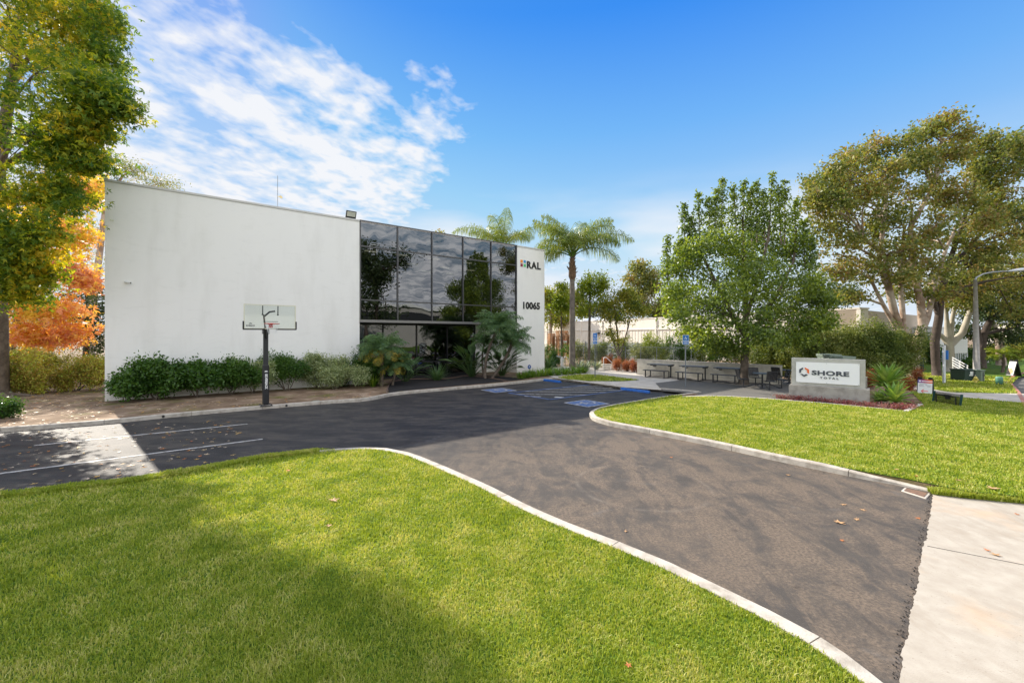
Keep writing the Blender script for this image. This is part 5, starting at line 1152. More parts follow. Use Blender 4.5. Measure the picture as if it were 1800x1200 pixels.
tree('dark_tree', 'dark green bushy tree in the shadow left of the white wall', 'tree', b0, tk([(150, 645, 5), (152, 600, 4), (150, 560, 3)], D), pclumps([(160, 575, 0, 34, 26), (120, 560, 0, 40, 26), (175, 540, 0, 22, 24), (178, 600, 0, 14, 28), (90, 600, 1, 50, 22), (150, 520, 1, 32, 24), (30, 570, 1, 60, 30)], D), L_GUMD, BK3, 14, leaf=.22, nsub=30, nleaf=30, subr=.5)
# shrubs on the left bed
for i, (x, y, r, n, mt, lb, zz) in enumerate(((62, 691, (1.9, 1.0, 1.95), 18000, L_GOLD, 'wide golden brown shrub flecked with red leaves right of the sweetgum trunk', .1), (136, 687, (1.35, .9, 1.7), 13000, L_GOLD, 'rounded golden green shrub near the corner of the white wall', .1), (60, 652, (4.5, 1.4, 1.7), 15000, L_YG, 'long bright yellow green hedge behind the golden shrubs', .1), (163, 655, (1.0, .9, 1.35), 6000, L_YG, 'small yellow tipped shrub tucked against the white wall corner', .1), (2, 735, (.45, .35, .6), 3000, L_DK, 'little dark green shrub at the left edge of the picture', .1))):
    shrub('shrub', lb, 'shrub', P(x, y, zz), r, mt, BK3, 30 + i, leaf=.085 if i < 4 else .07, n=n, lumps=12)
# --- shrubs along the white wall
def wpos(x, v, z=.1): p = W(wall_u(x, v), v, z); return p
sh = [(225, -.7, (.9, .5, 1.0), L_DK, 5000, .12, 'low loose shrub at the far left end of the white wall', .25),
      (275, -.75, (1.5, .65, 1.6), L_DK, 12000, .12, 'large loose dark green shrub with red tips near the left end of the white wall', .3),
      (345, -.75, (1.5, .55, 1.4), L_DK, 10000, .12, 'mid green loose shrub third from the left end of the white wall', .45),
      (405, -.75, (1.5, .55, 1.5), L_DK, 10000, .10, 'mid green shrub against the white wall left of the basketball pole', .3),
      (445, -.75, (1.1, .45, 1.5), L_VAR, 8000, .07, 'thin variegated shrub directly left of the basketball pole', .3),
      (505, -.75, (1.6, .5, 1.75), L_DK, 12000, .075, 'tall green shrub on bare stems right of the basketball pole', .4),
      (560, -.8, (1.7, .6, 1.75), L_VAR, 14000, .065, 'tall cream flecked shrub, highest along the white wall', .3),
      (588, -1.45, (2.1, .75, 1.2), L_VAR, 17000, .06, 'low wide cream variegated shrub spilling toward the kerb', .0),
      (628, -.9, (1.9, .75, 1.8), L_DK, 17000, .07, 'dense dark green shrub at the wall end beside the date palm', .05)]
for i, (x, v, r, mt, n, lf, lb, cr) in enumerate(sh):
    shrub('shrub', lb, 'shrub', wpos(x, v), r, mt, BK, 50 + i, leaf=lf, n=n, group='shrubs along the white wall', clear=cr, lumps=26, ragged=True)
# --- palms
def date_palm(name, label, base, top, r0, nf, L, seed, group=None, lmat=L_FERN, lean=.15, yellow=0):
    rng = np.random.default_rng(seed); t_ = thing(name, label, 'palm', tuple(base), group=group)
    m = MB(); k = 9; ctr = bent(base - UP * .05, top, 0, rng, k)
    mid = Vector((rng.normal() * .1, 0, 0)); rr = []
    for i in range(k): rr.append(r0 * (1.05 if i % 2 else .92))
    m.tube([c + mid * math.sin(PI * i / (k - 1)) for i, c in enumerate(ctr)], rr, 9); m.lathe(top, [(r0, -.15), (r0 * 1.5, -.02), (r0 * 1.2, .12), (r0 * .4, .22)], 9); m.build('trunk', BK, t_, smooth=True)
    qb = QB(); mb = MB(); qy = QB()
    for i in range(nf):
        az = 2 * PI * i * .381966 + rng.normal() * .15; f = i / nf; e0 = math.radians(82 - 75 * f + rng.normal() * 6)
        frond(qy if (yellow and i >= nf - yellow) else qb, mb, top + UP * .08, az, e0, e0 - math.radians(75 + 25 * rng.random()), L * rng.uniform(.85, 1.1), L * .29, 40, rng, .5, .011, .012, .12, .6)
    qb.build('fronds', lmat, t_); mb.build('frond_stems', L_STR, t_)
    if yellow: qy.build('yellow_fronds', L_YEL, t_)
    return t_
L_YEL = leafmat('yellowing_fronds', [(.30, .24, .03), (.45, .33, .04), (.18, .18, .03)], .3)
def at(x, y, D): return PD(x, y, D)
for lb, bx, by, tx, ty, D, r, nf, L, sd, yl in (
        ('left most pygmy date palm with drooping yellowing fronds over the dark window', 671, 676, 671, 620, 21.5, .09, 46, 1.45, 71, 9),
        ('low pygmy date palm leaning right beside the yellowing one', 690, 676, 697, 645, 22.0, .07, 34, 1.15, 72, 3),
        ('tallest curved trunk pygmy date palm in front of the dark glass corner', 853, 668, 876, 578, 25.3, .085, 52, 1.65, 73, 0),
        ('pygmy date palm leaning right against the white wall below the house number', 864, 668, 900, 604, 25.6, .09, 46, 1.55, 74, 0),
        ('thinnest pygmy date palm with small pale crown, left of the tall curved one', 851, 668, 851, 605, 26.4, .06, 30, 1.05, 75, 0)):
    b0 = PD(bx, by, D); b0.z = .1; date_palm('date_palm', lb, b0, PD(tx, ty, D), r, nf, L, sd, 'pygmy date palms', yellow=yl)
def queen_palm(label, base, top, r0, fr, seed, boots=True):
    rng = np.random.default_rng(seed); t_ = thing('queen_palm', label, 'palm', tuple(base), group='queen palms')
    m = MB(); k = 22; pts = [base.lerp(top, i / (k - 1)) for i in range(k)]; m.tube(pts, [r0 * (1.25 - .45 * i / k + (.04 if i % 2 else 0)) for i in range(k)], 12)
    m.build('trunk', pmat('palm_bark', (.20, .17, .14), .9, bump=.8, bscale=14, col2=(.12, .10, .085), vscale=4), t_, smooth=True)
    if boots:
        m = MB(); bt = top - UP * 1.6
        for i in range(34):
            a = rng.uniform(0, 2 * PI); z = rng.uniform(0, 1.5); d = Vector((math.cos(a), math.sin(a), 0)); q = bt + UP * z + d * r0 * (.9 - .3 * z)
            m.tube([q, q + d * .07 + UP * .3, q + d * rng.uniform(.08, .3) + UP * rng.uniform(.45, .75)], [.07, .05, .015], 5)
        m.lathe(bt, [(r0 * .9, -.1), (r0 * 1.5, .15), (r0 * 1.4, .7), (r0 * .9, 1.4), (r0 * .5, 2.2)], 10)
        m.build('dry_boots', pmat('boot_fibre', (.20, .12, .07), .95, bump=1.0, bscale=18, var=.4, vscale=8), t_)
    qb = QB(); mb = MB()
    for az, e0, e1, L in fr: frond(qb, mb, top + Vector((rng.normal() * .05, rng.normal() * .05, 0)), math.radians(az), math.radians(e0), math.radians(e1), L, 1.2, 92, rng, 1.1, .017, .05, .22, 1.35)
    qb.build('fronds', L_QP, t_); mb.build('frond_stems', L_STR, t_); return t_
D = 32; b0 = PD(1006, 655, D); b0.z = .1
queen_palm('tall queen palm with brown fibrous collar standing right of the white building', b0, PD(1006, 452, D), .19, [(20, 40, -50, 4.6), (150, 50, -55, 4.4), (175, 30, -60, 3.6), (5, 78, 0, 4.6), (350, 66, -55, 4.4), (215, 78, -45, 4.2), (275, 60, -65, 3.4), (70, 80, -20, 4.0), (0, 58, -38, 5.4), (12, 76, -12, 4.6), (180, 72, 10, 4.2), (165, 84, 20, 4.3), (250, 70, -62, 3.6), (290, 80, -60, 3.8), (90, 72, -50, 3.6), (60, 84, 15, 4.1), (200, 66, -55, 3.4), (330, 55, -38, 4.0), (230, 86, -30, 3.8), (120, 60, -70, 3.6)], 81)
D = 40; b0 = PD(884, 655, D); b0.z = .1
queen_palm('queen palm whose crown shows above the roof behind the dark glass', b0, PD(884, 440, D), .28, [(0, 58, -15, 5.6), (185, 62, -35, 5.6), (250, 84, -20, 4.6), (285, 86, 40, 4.0), (160, 66, -20, 4.4), (30, 68, -30, 4.3), (90, 70, -50, 4), (220, 66, -60, 3.6), (320, 68, -62, 3.8), (120, 80, 0, 4.2), (265, 60, -30, 3.6)], 82, boots=False)
# --- bird of paradise, grass tuft, strap plants
def paddle_plant(label, c, n, h, seed, group='bird of paradise plants', spread=.9):
    rng = np.random.default_rng(seed); t_ = thing('bird_of_paradise', label, 'plant', tuple(c), group=group); qb = QB(); mb = MB()
    for i in range(n):
        az = rng.uniform(0, 2 * PI); el = math.radians(rng.uniform(40, 84)); l = h * rng.uniform(.55, 1.0); b = Vector(c) + Vector((math.cos(az), math.sin(az), 0)) * rng.uniform(0, .16)
        pts, dr = arc_pts(b, az, el, el - .5, l, 5); mb.tube(pts, [.016, .014, .012, .011, .01, .009], 4, caps=False)
        sd = Vector((-math.sin(az + rng.normal() * .4), math.cos(az), rng.normal() * .3)).normalized(); ll = l * rng.uniform(.45, .6)
        p2, _ = arc_pts(pts[-1], az, el - .5, el - .9, ll, 5); wv = ll * .19
        cen = QB; up = Vector((0, 0, 1))
        for sg in (-1, 1):     # two halves folded along the midrib
            b_ = len(qb.v)
            for p, f in zip(p2, (.25, .85, 1.0, .9, .6, .05)):
                qb.v.append(tuple(p)); qb.v.append(tuple(p + (sd * sg + up * .35).normalized() * wv * f))
            for k in range(5): qb.q.append((b_ + 2 * k, b_ + 2 * k + 1, b_ + 2 * k + 3, b_ + 2 * k + 2))
    qb.build('leaves', L_BOP, t_); mb.build('stalks', L_BOP, t_); return t_
paddle_plant('broad leaved bird of paradise with stray tall stalks left of the palm trunks', wpos(829, -.5), 55, 1.75, 91)
paddle_plant('dense rounded bird of paradise with an orange flower in front of the leaning palm', wpos(882, -1.0), 60, 1.5, 92)
paddle_plant('bird of paradise with long pale blades right of the yellowing date palm', wpos(712, -.5), 34, 1.35, 93)
def strap_plant(name, label, c, n, L, wid, seed, mt, cat='plant', group=None, el=(45, 88), spread=.12, curl=1.2):
    rng = np.random.default_rng(seed); qb = QB(); straps(qb, c, n, L, wid, rng, el, spread, curl)
    o = quads_object(name, np.array(qb.v), np.array(qb.q), mt, None, tuple(c)); return tag(o, label, cat, group)
strap_plant('grass_tuft', 'spiky dark grass tuft in front of the glass doors', wpos(768, -.9), 230, 1.15, .010, 94, L_FERN, curl=1.0, el=(30, 88), spread=.25)
strap_plant('strap_leaf_clump', 'bright strap leaved clump at the left tip of the black mulch bed', wpos(656, -1.7), 90, 1.0, .022, 95, L_STR, el=(35, 85))
k = 0
for x, y in ((916, 665), (926, 664), (936, 663), (946, 661.5), (957, 660.5), (968, 660), (980, 659.5), (992, 658.5), (1004, 657.5), (1016, 656.5), (1026, 655.5), (950, 658), (965, 656), (980, 655), (995, 654), (1010, 653), (932, 660), (1022, 652.5)):
    pos = ('first from the white wall', 'second from the white wall', 'third from the white wall', 'fourth along the kerb', 'fifth along the kerb', 'at the kerb corner', 'just past the kerb corner', 'below the intercom post', 'before the palm trunk', 'right of the palm trunk', 'at the right tip of the row', 'in the back row by the wall end', 'in the back row left of the rail', 'behind the intercom post', 'in the back row under the palm', 'in the back row right of the palm', 'between the wall and the front row', 'at the back of the right tip')[k]
    strap_plant('agapanthus', 'bright green strap leaved plant ' + pos, P(x, y, .1), 90, .62, .018, 100 + k, L_STR, group='strap leaved plants edging the grass wedge', spread=.22, el=(35, 88), curl=1.5); k += 1
for i, (x, y, lb) in enumerate(((1030, 652, 'silvery green strap plant left of the parking sign'), (1048, 650, 'silver leaved clump behind the parking sign post'), (1018, 649, 'pale agave like clump right of the palm trunk'), (1066, 645, 'dark strap leaved clump by the steps'))):
    strap_plant('silver_plant', lb, P(x, y, .1), 60, .95, .035, 130 + i, L_GREY if i != 3 else L_FERN, group='silvery plants behind the path', el=(40, 88), curl=.8)
p = P(948, 655, .1); strap_plant('cycad', 'dark feathery cycad at the right corner of the white building', W(U3 + .9, .6, .1), 110, 1.5, .03, 140, L_FERN, el=(20, 85), curl=.9)
# rust coloured clipped shrubs
for i, (x, y, r, lb) in enumerate(((1066, 646, .42, 'rusty orange shrub behind the white handrail'), (1085, 652, .44, 'clipped rust shrub right of the handrail, first of three'), (1102, 653, .44, 'clipped rust shrub, middle of three by the concrete wall'), (1115, 654.5, .42, 'clipped rust shrub touching the concrete wall end'), (1072, 640, .6, 'loose red shrub at the back of the steps'))):
    shrub('rust_shrub', lb, 'shrub', P(x, y, .1), (r, r, .95), L_RUST, BK3, 150 + i, leaf=.05, n=4200, group='rust coloured shrubs by the steps', lumps=9)
shrub('rust_shrub', 'rusty shrub growing between the agave and the sandwich board', 'shrub', P(1597, 686, .1), (.42, .4, .62), L_RUST, BK3, 160, leaf=.045, n=4500, group='rust coloured shrubs by the agave')
shrub('rust_shrub', 'rusty shrub behind the top of the sandwich board', 'shrub', P(1617, 672, .1), (.4, .35, .75), L_RUST, BK3, 161, leaf=.05, n=2600, group='rust coloured shrubs by the agave')
shrub('rust_shrub', 'red brown shrub just right of the SHORE sign slab', 'shrub', P(1530, 683, .1), (.45, .35, .85), L_RUST, BK3, 162, leaf=.05, n=3000, group='rust coloured shrubs by the agave')
# agave
def agave(label, c, n, L, wid, seed, h=0.0):
    rng = np.random.default_rng(seed); t_ = thing('agave', label, 'agave', tuple(c), group='pale green agaves beside the sign'); qb = QB(); c = Vector(c) + UP * h
    for i in range(n):
        az = i * 2.39996 + rng.normal() * .1; f = i / n; e0 = math.radians(84 - 80 * f); l = L * (.7 + .35 * math.sin(PI * min(1, f + .25))) * rng.uniform(.9, 1.08)
        pts, dr = arc_pts(c, az, e0, e0 - .35 - .25 * f, l, 8); sd = Vector((-math.sin(az), math.cos(az), 0))
        for sg in (-1, 1):
            b_ = len(qb.v)
            for j, (p, w_) in enumerate(zip(pts, (.45, .55, .8, .98, 1.0, .88, .62, .3, .02))):
                up = sd.cross(dr[min(j, len(dr) - 1)]); up = up if up.z > 0 else -up
                qb.v.append(tuple(p)); qb.v.append(tuple(p + (sd * sg + up * .45).normalized() * wid * w_))
            for k in range(8): qb.q.append((b_ + 2 * k, b_ + 2 * k + 1, b_ + 2 * k + 3, b_ + 2 * k + 2))
    o = qb.build('leaves', L_AGV, t_); o.data.polygons.foreach_set('use_smooth', [True] * len(o.data.polygons))
    m = MB(); m.tube([Vector(c) - UP * (h + .03), Vector(c)], [.08, .07], 8); m.build('stem', BK, t_)
    return t_
c = P(1560, 700, .1); agave('large pale green agave rosette on a stem right of the SHORE sign', c, 60, 1.05, .10, 170, h=.50)
agave('lower agave rosette at the foot of the large one', P(1572, 711, .1), 38, .85, .085, 171, h=.10)
agave('small agave rosette hard against the sign base', P(1546, 708, .1), 28, .48, .065, 172, h=.05)
# red ground cover around the sign
rng = np.random.default_rng(9); base_l = [P(x, y, .1) for x, y in ((1370, 700), (1400, 702.5), (1440, 706), (1480, 710), (1520, 714), (1560, 718), (1592, 719), (1600, 712))]
pts = []
for i in range(len(base_l) - 1):
    for k in range(26):
        if rng.random() < .2: continue
        c = base_l[i].lerp(base_l[i + 1], rng.random()); c = c + Vector((rng.normal() * .08, rng.normal() * .10, 0)); hh = rng.uniform(.05, .2)
        pts.append(np.array(c) + rng.normal(size=(34, 3)) * np.array([.09, .09, .0]) + np.stack([np.zeros(34), np.zeros(34), rng.uniform(.0, hh, 34)], 1))
V, Q = leaf_arrays(np.concatenate(pts), .055, 'leaf', rng, -.3, .3)
tag(quads_object('ground_cover', V, Q, L_RED), 'low purple red trailing plants along the foot of the monument sign', 'ground cover', kind='stuff')

# --- ash like tree over the tables
b0 = P(1308, 675.5, .1); D = b0.y
tr_ = [(b0, .26), (PD(1308, 660, D), .20), (PD(1310, 620, D), .18), (PD(1312, 585, D), .17), (PD(1310, 530, D), .13), (PD(1308, 450, D), .09), (PD(1305, 380, D), .04)]
fk = [tk([(1312, 600, 5), (1330, 572, 4), (1365, 520, 3), (1395, 460, 2), (1400, 400, 1)], D), tk([(1310, 590, 5), (1290, 560, 4), (1260, 500, 3), (1230, 440, 2), (1215, 380, 1)], D), tk([(1311, 560, 4), (1330, 500, 3), (1350, 420, 2), (1355, 360, 1)], D)]
lst = []
r3 = random.Random(5)
for x, y, rx, rz in ((1220, 470, 40, 36), (1265, 450, 44, 40), (1315, 440, 46, 40), (1365, 445, 44, 38), (1400, 480, 40, 34), (1210, 520, 38, 32), (1260, 510, 50, 38), (1320, 500, 52, 42), (1380, 520, 50, 36), (1425, 530, 34, 30), (1240, 565, 42, 26), (1300, 560, 50, 28), (1360, 565, 50, 28), (1415, 570, 36, 20), (1250, 595, 32, 16), (1285, 605, 30, 16), (1340, 590, 36, 16), (1240, 432, 28, 24), (1285, 422, 30, 24), (1335, 418, 32, 24), (1385, 432, 28, 24), (1205, 450, 24, 24), (1190, 475, 20, 20), (1430, 500, 20, 24), (1450, 530, 16, 20), (1185, 510, 18, 24), (1195, 550, 22, 24), (1215, 585, 20, 14), (1440, 560, 24, 20), (1400, 595, 28, 12), (1265, 612, 22, 10), (1310, 460, 34, 40), (1345, 480, 34, 40), (1290, 520, 34, 34), (1350, 535, 40, 30), (1395, 540, 34, 30), (1300, 490, 40, 40), (1250, 540, 34, 30)):
    lst.append((x, y, r3.uniform(-1.8, 1.2), rx, rz, .8))
for x, y0, y1 in ((1172, 490, 418), (1203, 440, 362), (1228, 420, 342), (1247, 420, 352), (1270, 400, 318), (1290, 400, 330), (1308, 400, 320), (1330, 400, 322), (1357, 395, 308), (1380, 400, 322), (1398, 420, 352), (1196, 470, 425), (1412, 450, 390), (1342, 400, 338), (1258, 420, 335), (1318, 400, 334), (1368, 400, 330), (1212, 450, 385), (1426, 470, 420)):
    mx_ = r3.uniform(-6, 6); fk.append(tk([(x + mx_, y0 + 30, 1.1), (x + mx_ * .4, (y0 + y1) / 2, .7), (x, y1, .3)], D))
    n = 8
    for i in range(n): lst.append((x + r3.uniform(-2, 2), y1 + (y0 - y1) * i / (n - 1), 0, 3 + .9 * i, 6, .16, .075 + .012 * i))
tree('shade_tree', 'full rounded green tree with upright shoots shading the picnic tables', 'tree', b0, tr_, pclumps(lst, D), L_CARROT, BK, 21, leaf=.15, shape='leaf', nsub=46, nleaf=30, subr=.25, forks=fk, limb=.035, twigs=5, droop=.5, shell=.42)
# --- small lime trees beside the path
for i, (lb, bx, D, pts, cl_, mt) in enumerate((
        ('slender young tree with bright lime crown right of the palm', 1035, 35, [(1035, 650, 2.6), (1036, 580, 2.2), (1037, 520, 1.8), (1037, 490, 1)], [(1040, 492, 0, 24, 16), (1050, 508, 0, 20, 16), (1028, 512, 0, 16, 14), (1040, 530, 0, 26, 12, .6), (1022, 548, 0, 10, 10, .5), (1062, 500, 0, 10, 10, .6)], L_LIME),
        ('slender young tree with pale leaves left of the palm trunk', 987, 36, [(987, 650, 1.8), (987, 580, 1.4), (986, 540, 1)], [(986, 525, 0, 14, 14), (980, 540, 0, 10, 9, .7), (993, 542, 0, 9, 8, .6), (988, 505, 0, 8, 7, .6)], L_LIME),
        ('open multi stemmed young tree with yellow green leaves in front of the warehouse', 1088, 34, [(1088, 640, 2), (1086, 590, 1.6), (1082, 560, 1.2), (1080, 540, .8)], [(1085, 525, 0, 22, 16, .8), (1065, 535, 0, 18, 14, .7), (1110, 535, 0, 24, 14, .8), (1100, 515, 0, 14, 10, .7), (1070, 555, 0, 18, 10, .6), (1095, 558, 0, 20, 10, .5), (1075, 585, 0, 10, 8, .4), (1085, 600, 0, 12, 10, .3), (1125, 545, 0, 12, 9, .6)], L_YG))):
    b0 = PD(bx, 650, D); b0.z = .1
    fk = [tk([(1088, 630, 1.4), (1100, 590, 1.1), (1108, 560, .8)], D), tk([(1088, 630, 1.4), (1078, 600, 1.1), (1072, 565, .8)], D)] if i == 2 else None
    tr_ = tk(pts, D); tr_[0] = (b0, tr_[0][1]); tree('young_tree', lb, 'tree', b0, tr_, pclumps(cl_, D), mt, BK, 200 + i, leaf=.17, nsub=34, nleaf=30, subr=.28, group='young trees by the path', forks=fk, limb=.03)
# --- distant trees behind the warehouse
far = [(968, 540, 70, [(965, 545, 26, 34), (960, 520, 12, 20), (985, 560, 20, 14)], L_YG, 'yellow green tree against the right edge of the white building'),
       (1000, 560, 85, [(990, 520, 20, 16), (1005, 545, 26, 18), (975, 530, 16, 14), (1012, 525, 12, 10)], L_GUM, 'olive gum tree far behind the palm trunk'),
       (1060, 560, 90, [(1055, 545, 26, 14), (1080, 550, 24, 12), (1030, 545, 20, 14)], L_GUMD, 'dark rounded tree far behind the lime crown'),
       (1130, 560, 80, [(1122, 470, 14, 12), (1140, 485, 18, 14), (1115, 492, 16, 12), (1148, 505, 14, 10), (1130, 515, 26, 16), (1120, 540, 26, 16), (1145, 545, 22, 14), (1105, 520, 12, 10)], L_GUM, 'tall olive gum rising behind the warehouse roof'),
       (1172, 560, 80, [(1172, 535, 18, 14), (1180, 550, 22, 14), (1160, 548, 16, 12), (1205, 550, 20, 14)], L_GUM, 'lower olive tree right of the tall gum behind the warehouse'),
       (1470, 530, 75, [(1470, 515, 30, 18), (1490, 520, 18, 14)], L_GUMD, 'distant dark tree just left of the big gums')]
for i, (bx, ty, D, cl_, mt, lb) in enumerate(far):
    b0 = PD(bx, 600, D); b0.z = 0
    tree('distant_tree', lb, 'tree', b0, [(b0, .3), (PD(bx, ty + 15, D), .22), (PD(bx, ty - 10, D), .12)], pclumps([(x, y, 0, rx, rz) for x, y, rx, rz in cl_], D), mt, BK2, 220 + i, leaf=.40, nsub=40, nleaf=34, subr=.7, group='distant trees behind the warehouse', limb=.14, twigs=3)
b0 = PD(768, 600, 60); b0.z = 0
tree('distant_tree', 'leaf sprig of a far tree peeping over the dark glass roofline', 'tree', b0, [(b0, .3), (PD(768, 430, 60), .15), (PD(770, 408, 60), .05)], pclumps([(772, 409, 0, 9, 4, .5), (766, 420, 0, 20, 10)], 60), L_GUM, BK2, 240, leaf=.3, nsub=14, nleaf=18, subr=.3, limb=.06)
# shrubs at the yard fence
for i, (x, y, r, mt, lb, n) in enumerate(((1020, 640, (1.6, .8, 1.9), L_OL, 'olive shrub behind the strap plants, left of the handrail', 5000), (1055, 640, (1.5, .8, 2.0), L_OL, 'grey green shrub behind the left parking sign', 5000), (1092, 640, (2.2, .9, 2.3), L_OL, 'large mixed green shrub behind the rust hedges', 8000), (1130, 642, (1.6, .9, 2.0), L_OL, 'grey green shrub behind the left end of the concrete wall', 5000), (1165, 641, (1.9, .9, 2.9), L_LIME, 'bright lime shrub rising behind the concrete wall', 8000), (1195, 642, (1.6, .9, 2.6), L_DK, 'dark green shrub between two lime shrubs behind the wall', 6000), (1232, 643, (1.5, .9, 3.0), L_LIME, 'lime green shrub just right of the right parking sign', 6000), (1262, 645, (1.7, .9, 2.4), L_DK, 'dark shrub behind the third picnic table', 5000), (1300, 646, (1.8, .9, 2.2), L_OL, 'olive shrub behind the shade tree trunk', 5000), (975, 645, (1.3, .8, 1.9), L_DK, 'dark shrub between the white building corner and the palm', 5000))):
    shrub('shrub', lb, 'shrub', P(x, y, .1), r, mt, BK3, 260 + i, leaf=.10, n=n, group='shrubs in front of the warehouse fence', lumps=10)
# big hedge behind the sign
for i, (x, y, r, lb) in enumerate(((1345, 657, (1.9, 1.2, 2.9), 'left end of the tall olive hedge, behind the round tables'), (1385, 660, (1.8, 1.2, 3.1), 'hedge shrub behind the end of the concrete wall'), (1425, 668, (1.6, 1.1, 3.1), 'hedge shrub behind the left half of the SHORE sign'), (1465, 669, (1.6, 1.1, 3.25), 'hedge shrub above the grey green box lids'), (1505, 670, (1.6, 1.1, 3.3), 'hedge shrub behind the right half of the SHORE sign'), (1545, 670, (1.6, 1.1, 3.35), 'hedge shrub behind the large agave'), (1588, 669, (1.3, 1.0, 3.1), 'right end of the tall olive hedge, against the gum trunks'))):
    shrub('hedge_shrub', lb, 'hedge', P(x, y, .1), r, L_OL, BK3, 280 + i, leaf=.10, n=17000, group='tall hedge behind the monument sign', lumps=20)
# --- big gums on the right
D = 26
HULL = [(1405, 350), (1440, 285), (1500, 250), (1560, 235), (1615, 245), (1650, 205), (1700, 205), (1715, 250), (1760, 240), (1835, 235), (1835, 560), (1700, 540), (1650, 535), (1600, 525), (1540, 520), (1480, 530), (1440, 440)]
def fill(n, x0, x1, seed, dn=.6):
    r = np.random.default_rng(seed); out = []
    while len(out) < n:
        x, y = r.uniform(x0, x1), r.uniform(200, 560)
        if in_poly(np.array([x]), np.array([y]), HULL)[0]: out.append((x, y, r.uniform(-2.5, 2.5), r.uniform(20, 32), r.uniform(18, 30), dn))
    return out
def gum(label, base_px, D, trunk, forks, cl_, seed, mt=L_GUM, bark=BK2, nsub=30, nleaf=46, leaf=.18, dn=1.0, subr=.27):
    b0 = P(base_px[0], base_px[1], .1) if D is None else PD(base_px[0], base_px[1], D); D = b0.y; b0.z = .1
    tr_ = tk(trunk, D); tr_[0] = (b0, tr_[0][1])
    return tree('gum_tree', label, 'tree', b0, tr_, pclumps(cl_, D), mt, bark, seed, leaf=leaf, shape='leaf', nsub=int(nsub * dn), nleaf=nleaf, subr=subr, group='gum trees', forks=[tk(f, D) for f in forks], limb=.12, twigs=6, droop=.5)
gum('biggest gum with several reddish trunks rising behind the hedge', (1604, 656), 25.5,
    [(1604, 656, 13), (1604, 640, 9), (1610, 610, 7.5), (1622, 570, 6.5), (1618, 530, 5.5), (1606, 480, 5), (1600, 400, 4), (1640, 330, 3.5), (1655, 250, 2)],
    [[(1602, 645, 7), (1590, 600, 6), (1572, 550, 6), (1561, 500, 5), (1556, 450, 4), (1520, 420, 2.5)], [(1600, 640, 5), (1575, 575, 4), (1552, 535, 3.2), (1530, 490, 2.2)], [(1614, 600, 5), (1630, 560, 4.5), (1645, 500, 3.5), (1662, 440, 2.6), (1690, 380, 2)], [(1590, 590, 4), (1585, 530, 4), (1582, 470, 3), (1590, 400, 2)], [(1566, 520, 5), (1545, 460, 4), (1555, 380, 3), (1560, 330, 2)]],
    [(1438, 360, 0, 24, 26, .8), (1430, 320, 0, 14, 18, .5), (1470, 330, 0, 34, 30), (1450, 400, 0, 34, 26), (1500, 290, 0, 34, 28), (1540, 260, 0, 34, 24), (1510, 350, 0, 44, 34), (1480, 430, 0, 40, 28), (1570, 300, 0, 40, 34), (1630, 235, 0, 26, 18), (1660, 215, 0, 30, 12, .7), (1690, 235, 0, 22, 12, .7), (1620, 280, 0, 32, 22), (1665, 270, 0, 36, 22), (1550, 390, 0, 46, 36), (1600, 350, 0, 40, 34), (1640, 400, -1, 44, 34), (1520, 470, 0, 40, 26), (1590, 440, -1, 50, 30), (1680, 340, 0, 34, 30), (1470, 480, 0, 28, 22, .7), (1500, 520, 0, 24, 16, .5), (1560, 480, 0, 40, 22, .7), (1640, 470, 0, 40, 24, .8), (1610, 520, 1, 30, 14, .4)] + fill(24, 1400, 1690, 1, .5), 301, dn=.95)
gum('dark barked gum with straight trunk on the lawn left of the signpost', (1647, 661), None,
    [(1647, 661, 7), (1645, 640, 6), (1643, 600, 6.5), (1650, 560, 6), (1654, 520, 5), (1665, 470, 4), (1690, 400, 3), (1720, 300, 2)],
    [[(1650, 560, 4), (1640, 520, 3), (1635, 480, 2)], [(1665, 470, 3), (1700, 440, 3), (1740, 390, 2)]],
    [(1690, 420, 0, 40, 30), (1730, 380, 0, 44, 36), (1760, 330, 0, 44, 34), (1745, 270, 0, 36, 24), (1720, 300, 0, 28, 20, .8), (1790, 290, 0, 40, 30), (1700, 470, 0, 44, 26), (1750, 440, 0, 46, 32), (1800, 380, 0, 50, 44), (1735, 245, 0, 16, 10, .5), (1800, 250, 0, 26, 16, .8), (1690, 530, 2, 26, 16, .7), (1745, 500, 1, 40, 24), (1790, 470, 1, 40, 30), (1800, 520, 2, 34, 22)] + fill(20, 1680, 1835, 2, .6), 302, dn=.95, bark=BK3)
gum('smooth pale gum forking low into four arms behind the signpost', (1671, 653), None,
    [(1671, 653, 8), (1670, 640, 6), (1669, 615, 6.5), (1668, 600, 6), (1664, 560, 3), (1662, 520, 2)],
    [[(1669, 606, 5), (1655, 590, 3.5), (1645, 582, 2.5)], [(1670, 606, 6), (1692, 585, 5), (1706, 545, 4), (1730, 510, 3), (1752, 480, 2.5)], [(1670, 604, 4.5), (1674, 560, 3), (1684, 510, 2.4), (1690, 470, 1.5)]],
    [(1650, 530, 2, 22, 14, .6), (1690, 490, 0, 34, 18), (1740, 480, 0, 36, 20), (1665, 500, 0, 26, 16, .7), (1770, 450, 0, 34, 22), (1720, 520, 1, 24, 12, .5)], 303, bark=BK4, dn=.9)
